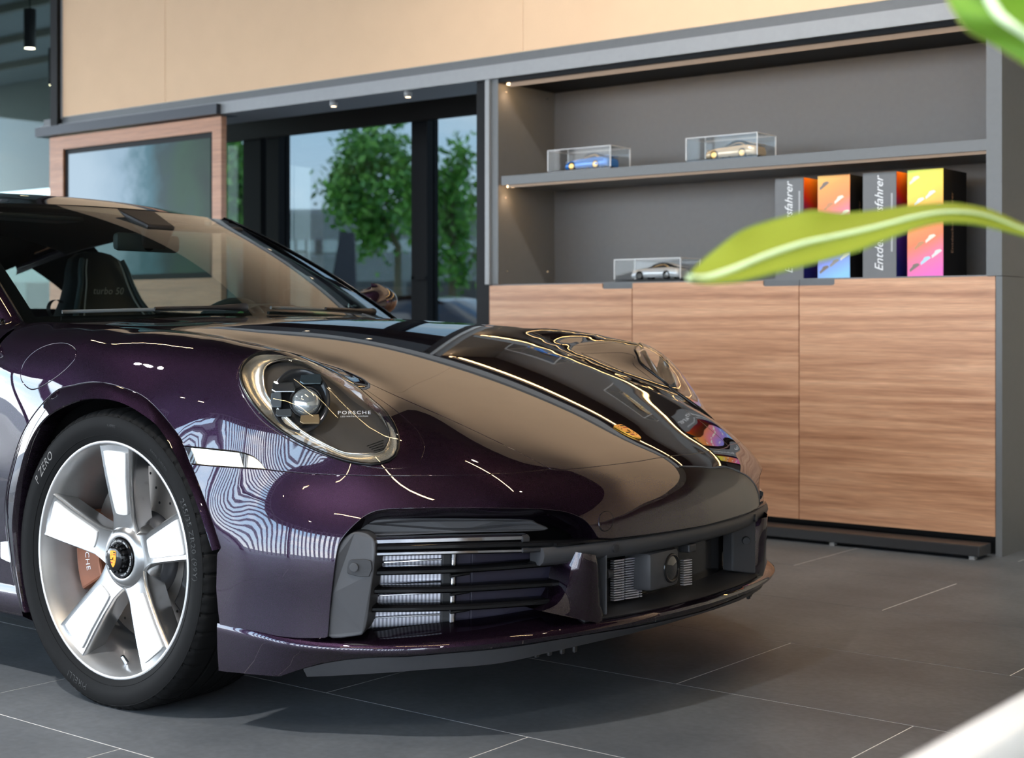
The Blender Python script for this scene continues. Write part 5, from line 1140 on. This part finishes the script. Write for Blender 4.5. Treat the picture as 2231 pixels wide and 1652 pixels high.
def leaf_mat(name, c_lo, c_hi, edge):
    m = bpy.data.materials.new(name); m.use_nodes = True; t = m.node_tree; t.nodes.clear(); uv = N(t, 'ShaderNodeUVMap'); sp = N(t, 'ShaderNodeSeparateXYZ'); L(t, uv.outputs[0], sp.inputs[0])
    wv = N(t, 'ShaderNodeTexWave', Scale=7., Distortion=1.5, Detail=2.); wv.bands_direction = 'X'; mp = N(t, 'ShaderNodeMapping'); mp.inputs['Scale'].default_value = (1, 3.5, 1); mp.inputs['Rotation'].default_value = (0, 0, .0)
    L(t, uv.outputs[0], mp.inputs[0]); wv.bands_direction = 'Y'; L(t, mp.outputs[0], wv.inputs[0])
    mx = N(t, 'ShaderNodeMix', data_type='RGBA'); mx.inputs[6].default_value = (*c_lo, 1); mx.inputs[7].default_value = (*c_hi, 1); mr = N(t, 'ShaderNodeMapRange'); mr.inputs[3].default_value = .35; mr.inputs[4].default_value = .65; L(t, wv.outputs[0], mr.inputs[0]); L(t, mr.outputs[0], mx.inputs[0])
    # pale midrib and rim
    d = N(t, 'ShaderNodeMath', operation='SUBTRACT'); L(t, sp.outputs['Y'], d.inputs[0]); d.inputs[1].default_value = .5; ab = N(t, 'ShaderNodeMath', operation='ABSOLUTE'); L(t, d.outputs[0], ab.inputs[0])
    rp = N(t, 'ShaderNodeValToRGB'); L(t, ab.outputs[0], rp.inputs[0]); e = rp.color_ramp.elements; e[0].position = .455; e[0].color = (0, 0, 0, 1); e[1].position = .49; e[1].color = (1, 1, 1, 1)
    m2 = N(t, 'ShaderNodeMix', data_type='RGBA'); L(t, rp.outputs[0], m2.inputs[0]); L(t, mx.outputs[2], m2.inputs[6]); m2.inputs[7].default_value = (*edge, 1)
    df = N(t, 'ShaderNodeBsdfPrincipled', Roughness=.6); L(t, m2.outputs[2], df.inputs['Base Color']); tr = N(t, 'ShaderNodeBsdfTranslucent'); L(t, m2.outputs[2], tr.inputs[0])
    ms = N(t, 'ShaderNodeMixShader'); ms.inputs[0].default_value = .45; o = N(t, 'ShaderNodeOutputMaterial'); L(t, df.outputs[0], ms.inputs[1]); L(t, tr.outputs[0], ms.inputs[2]); L(t, ms.outputs[0], o.inputs[0]); MT[name] = m; return m
ML1 = leaf_mat('leaf_lime', (.30, .37, .012), (.40, .46, .06), (.24, .36, .05)); ML2 = leaf_mat('leaf_green', (.16, .38, .03), (.30, .52, .04), (.62, .60, .18)); M_rib = mat('leaf_rib', (.62, .76, .45), .5); M_stem = mat('leaf_stalk', (.30, .46, .10), .5)
def leaf(parent, rows, material, rib=True, ribr=(.0012, .006)):
    """rows: list of across-leaf point lists from one edge over the midrib to the other"""
    R = np.array(rows); n, w = R.shape[:2]; me = bpy.data.meshes.new('leaf'); th = .0006
    v = R.reshape(-1, 3); f = [(i*w+j, i*w+j+1, (i+1)*w+j+1, (i+1)*w+j) for i in range(n-1) for j in range(w-1)]
    me.from_pydata([tuple(p) for p in v], [], f); uvl = me.uv_layers.new(name='UVMap'); k = 0
    for p in me.polygons:
        for li in p.loop_indices: vi = me.loops[li].vertex_index; uvl.data[li].uv = ((vi//w)/(n-1), (vi % w)/(w-1))
    o = link('leaf', me, material, parent, True); so = o.modifiers.new('thickness', 'SOLIDIFY'); so.thickness = .0012
    if rib:
        mid = R[:, w//2]; MB().tube(mid, list(np.linspace(ribr[0], ribr[1], n)), 8).obj('midrib', M_rib, o, True)
    return o
plant = thing('leafy_plant', 'tall plant with large lime green paddle leaves rising from the white planter', 'plant', (ax0, ay0, .55))
base = np.array([ax0, ay0, .55])
# lower leaf, traced: top edge / midrib / bottom edge with its own distance to the camera
top = catmull([(1503,602),(1512,585),(1535,562),(1575,530),(1610,505),(1650,488),(1720,468),(1770,457),(1830,463),(1900,458),(1980,447),(2060,441),(2110,446),(2160,457),(2231,489),(2300,520)], 3)
bot = catmull([(1503,605),(1515,613),(1545,616),(1600,613),(1640,606),(1680,596),(1730,584),(1780,571),(1850,552),(1910,530),(1970,506),(2020,490),(2065,484),(2120,487),(2180,500),(2300,532)], 3)
mid_ = catmull([(1503,604),(1513,607),(1540,606),(1585,592),(1625,576),(1660,561),(1710,543),(1760,528),(1825,514),(1900,497),(1980,476),(2040,464),(2100,462),(2150,470),(2205,490),(2300,527)], 3)
nl_ = len(top); rows = []
for i in range(nl_):
    q = i/(nl_-1); d0 = 1.22+.16*q; r_ = []
    for k in np.linspace(0, 1, 13):
        if k <= .5: u = k/.5; p = top[i]*(1-u)+mid_[i]*u; dz = .055*(1-u)**1.3+.010*math.sin(u*PI)+.006*math.sin(q*23)*(1-u)
        else: u = (k-.5)/.5; p = mid_[i]*(1-u)+bot[i]*u; dz = -.030*u+.008*math.sin(u*PI)
        r_.append(at_d(p[0], p[1], d0+dz)-base)
    rows.append(r_)
lf = leaf(plant, rows, ML1, ribr=(.0036, .0010))
tip_in = rows[-1][6]
MB().tube(catmull([tip_in, tip_in*.72+[0, 0, .15], np.array([-.12, .13, .37]), np.array([-.03, .03, .20]), np.array([0, 0, -.02])], 8), .007, 10).obj('stalk', M_stem, plant, True)
# upper leaf hanging into the corner: midrib runs up and out of the picture
ctrl_t = catmull([(2425,262),(2350,228),(2285,180),(2231,142),(2200,122),(2160,97),(2118,77),(2095,58),(2082,38),(2068,15),(2058,-10),(2050,-60),(2060,-140),(2120,-230)], 3)
ctrl_m = catmull([(2426,264),(2400,235),(2365,192),(2330,150),(2290,118),(2250,88),(2215,62),(2185,40),(2165,15),(2150,-20),(2145,-60),(2150,-110),(2160,-170),(2190,-240)], 3)
rows = []
for i in range(len(ctrl_t)):
    q = i/(len(ctrl_t)-1); r_ = []; far = 2*ctrl_m[i]-ctrl_t[i]
    for k in np.linspace(0, 1, 11):
        p = ctrl_t[i]*(1-k)+far*k; dz = .03*abs(k-.5)*2+.004*math.sin(q*17+k*5); r_.append(at_d(p[0], p[1], 1.02+.05*q+dz)-base)
    rows.append(r_)
leaf(plant, rows, ML2)
up = rows[-1][5]
MB().tube(catmull([up, up*[.7, .8, 1]+[0, 0, .06], np.array([-.07, .02, .60]), np.array([0, .0, .32]), np.array([.02, -.02, -.02])], 8), .008, 10).obj('stalk', M_stem, plant, True)
# further leaves out of the picture
for (az, el, ln, wd, h0) in ((.2, .5, .55, .11, .45), (-.5, .8, .5, .10, .55), (1.1, .9, .5, .10, .6)):
    dr = np.array([math.cos(az)*math.cos(el), math.sin(az)*math.cos(el), math.sin(el)]); st0 = np.array([.08, .05, h0]); sd = nrm(np.cross(dr, [0, 0, 1.])); rows = []
    for i in range(16):
        q = i/15; c_ = st0+dr*ln*(1-q)-np.array([0, 0, .16*(1-q)**2]); w = wd*math.sin(PI*min(1, max(.02, .5*(q*1.15)+.06)))*(.15+.85*math.sin(PI*(q*.9+.05))); rows.append([c_+sd*w*k+np.array([0, 0, .02*abs(k)]) for k in np.linspace(-1, 1, 9)])
    leaf(plant, rows, ML2); MB().tube(catmull([rows[-1][4], np.array([.05, .03, h0*.5]), np.array([.03, .0, -.02])], 8), .008, 8).obj('stalk', M_stem, plant, True)

# ------------------------------------------------------------------ outside the rear facade
bank = MB().add([(-62, 23.5, -.13), (-2, 23.5, -.13), (-2, 26.2, 1.18), (-62, 26.2, 1.18), (-62, 95, 1.22), (-2, 95, 1.22)], [(0, 1, 2, 3), (3, 2, 5, 4)]).obj('grass_bank', MT['lawn']); tag(bank, kind='structure')
M_leafG = [mat('tree_leaf_a', (.17, .40, .075), .6), mat('tree_leaf_b', (.28, .54, .11), .6), mat('tree_leaf_c', (.10, .27, .06), .6)]
M_bark = mat('bark', (.16, .13, .08), .9)
def tree(label, px, py, d, rx_, rz_, base_z, trunk_px, n=2600, seed=1, leafs=.16):
    c = at_d(px, py, d); bp = at_d(trunk_px, py, d); o = thing('tree', label, 'tree', (bp[0], bp[1], base_z), group='trees outside the window'); rnd = np.random.default_rng(seed)
    c = c-np.array([bp[0], bp[1], base_z]); MB().tube([(0, 0, -.1), (.03, 0, c[2]*.5), tuple(c*.9), tuple(c+[0, 0, rz_*.4])], [.13, .10, .07, .03], 8).obj('trunk', M_bark, o, True)
    for k in range(5):
        a = k*1.26; MB().tube([tuple(c*.75), tuple(c+np.array([math.cos(a)*rx_*.6, math.sin(a)*rx_*.6, rz_*.2*(k-2)*.5]))], [.05, .02], 6).obj('branch', M_bark, o, True)
    # leaf clusters inside lumps on an uneven crown
    lumps = rnd.normal(size=(34, 3)); lumps = lumps/np.linalg.norm(lumps, axis=1)[:, None]*rnd.uniform(.35, .92, 34)[:, None]
    for m_i in range(3):
        v = []; f = []
        for k in range(n//3):
            l_ = lumps[rnd.integers(34)]; p = l_+rnd.normal(size=3)*.16; p = c+p*[rx_, rx_, rz_]; u = nrm(rnd.normal(size=3)); w = nrm(np.cross(u, rnd.normal(size=3))); s = leafs*rnd.uniform(.6, 1.3); j = len(v)
            v += [p-u*s, p+w*s*.5, p+u*s, p-w*s*.5]; f.append((j, j+1, j+2, j+3))
        fo_ = MB().add(v, f).obj('foliage', M_leafG[m_i], o); fo_['kind'] = 'stuff'
    return o
tree('broad leafy tree standing mid-window before the grey building', 800, 400, 45., 1.72, 2.15, 1.2, 866, 3600, 1, .15)
tree('slim leafy tree outside beside the window mullion', 985, 470, 47., 1.1, 2.6, 1.2, 985, 2200, 2, .14)
tree('leafy tree outside at the window end near the display wall', 505, 405, 40., 1.0, 1.9, 1.2, 508, 2200, 3, .13)
bc0 = at_d(790, 520, 62.); 
bl = thing('building', 'low grey metal-clad building with a pale window band across the road', 'building', (bc0[0], bc0[1], 1.2), (0, 0, PSI-.12))
M_clad = mat('grey_cladding', (.34, .345, .36), .6); zt = lambda py, d=62.: CAM[2]+(HY-py)*d/F-1.2
MB().box(-16, 16, 0, 8, -.3, zt(455)).obj('wall', M_clad, bl)
nb = 26
for k in range(nb):
    z = zt(520)+(zt(462)-zt(520))*(k % 13)/13 if k < 13 else zt(612)+(zt(556)-zt(612))*(k-13)/13
    MB().box(-16, 16, -.06, 0, z, z+.05).obj('cladding_rib', mat('grey_rib', (.42, .43, .45), .6), bl)
MB().box(-16, 16, -.05, .02, zt(550), zt(522)).obj('window_band', mat('pale_band', (.62, .64, .66), .5), bl)
for k in range(12): MB().box(-14+k*2.4, -13.7+k*2.4, -.09, -.04, zt(552), zt(520)).obj('window_post', mat('dark_post', (.12, .12, .13), .6), bl)
MB().box(-16, 16, -.05, .02, zt(690), zt(614)).obj('ground_glazing', mat('dark_glazing', (.07, .075, .085), .2), bl)
for k in range(9): MB().box(-15+k*3.3, -14.6+k*3.3, -.12, -.04, zt(690), zt(614)).obj('ground_pier', mat('pier', (.20, .20, .21), .7), bl)
pc_ = at_d(868, 690, 30.); coupe('parked_car', 'dark parked coupe outside the window behind the black post', 'car', (pc_[0], pc_[1], -.13), PSI+.5, 1.0, (.02, .022, .026), M_alu)
pc_ = at_d(1010, 690, 22.); coupe('parked_car', 'black parked coupe outside the window near the cabinet end', 'car', (pc_[0], pc_[1], -.13), PSI+2.6, 1.05, (.012, .012, .014), M_alu)
py_ = at_d(742, 690, 24.); sg = thing('outdoor_pylon', 'dark leaning slab sign standing outside the window', 'sign', (py_[0], py_[1], -.13), (0, 0, PSI))
MB().prism([(-.30, 0, 0), (.30, 0, 0), (.22, 0, 2.43), (-.02, 0, 2.45)], (0, .18, 0)).obj('slab', mat('pylon_grey', (.07, .07, .075), .5), sg, fix=True); MB().prism([(-.42, .05, 0), (-.20, .05, 0), (.02, .05, 2.2), (-.04, .05, 2.3)], (0, .1, 0)).obj('stay', mat('pylon_dark', (.03, .03, .032), .5), sg, fix=True)
fr2 = at_d(640, 690, 20.); fg = thing('outdoor_rack', 'black steel rack of upright bars standing outside the window', 'rack', (fr2[0], fr2[1], -.13), (0, 0, PSI))
for px in (603, 624, 645, 667):
    a = (px-640)*20/F; MB().box(a-.012, a+.012, -.012, .012, 0, CAM[2]+(HY-522)*20/F+.13).obj('upright', M_black, fg)
zb_ = CAM[2]+(HY-548)*20/F+.13; MB().box((645-640)*20/F, (667-640)*20/F, -.012, .012, zb_-.012, zb_+.012).obj('crossbar', M_black, fg); MB().box(-.3, .3, -.2, .2, 0, .04).obj('foot', M_black, fg)
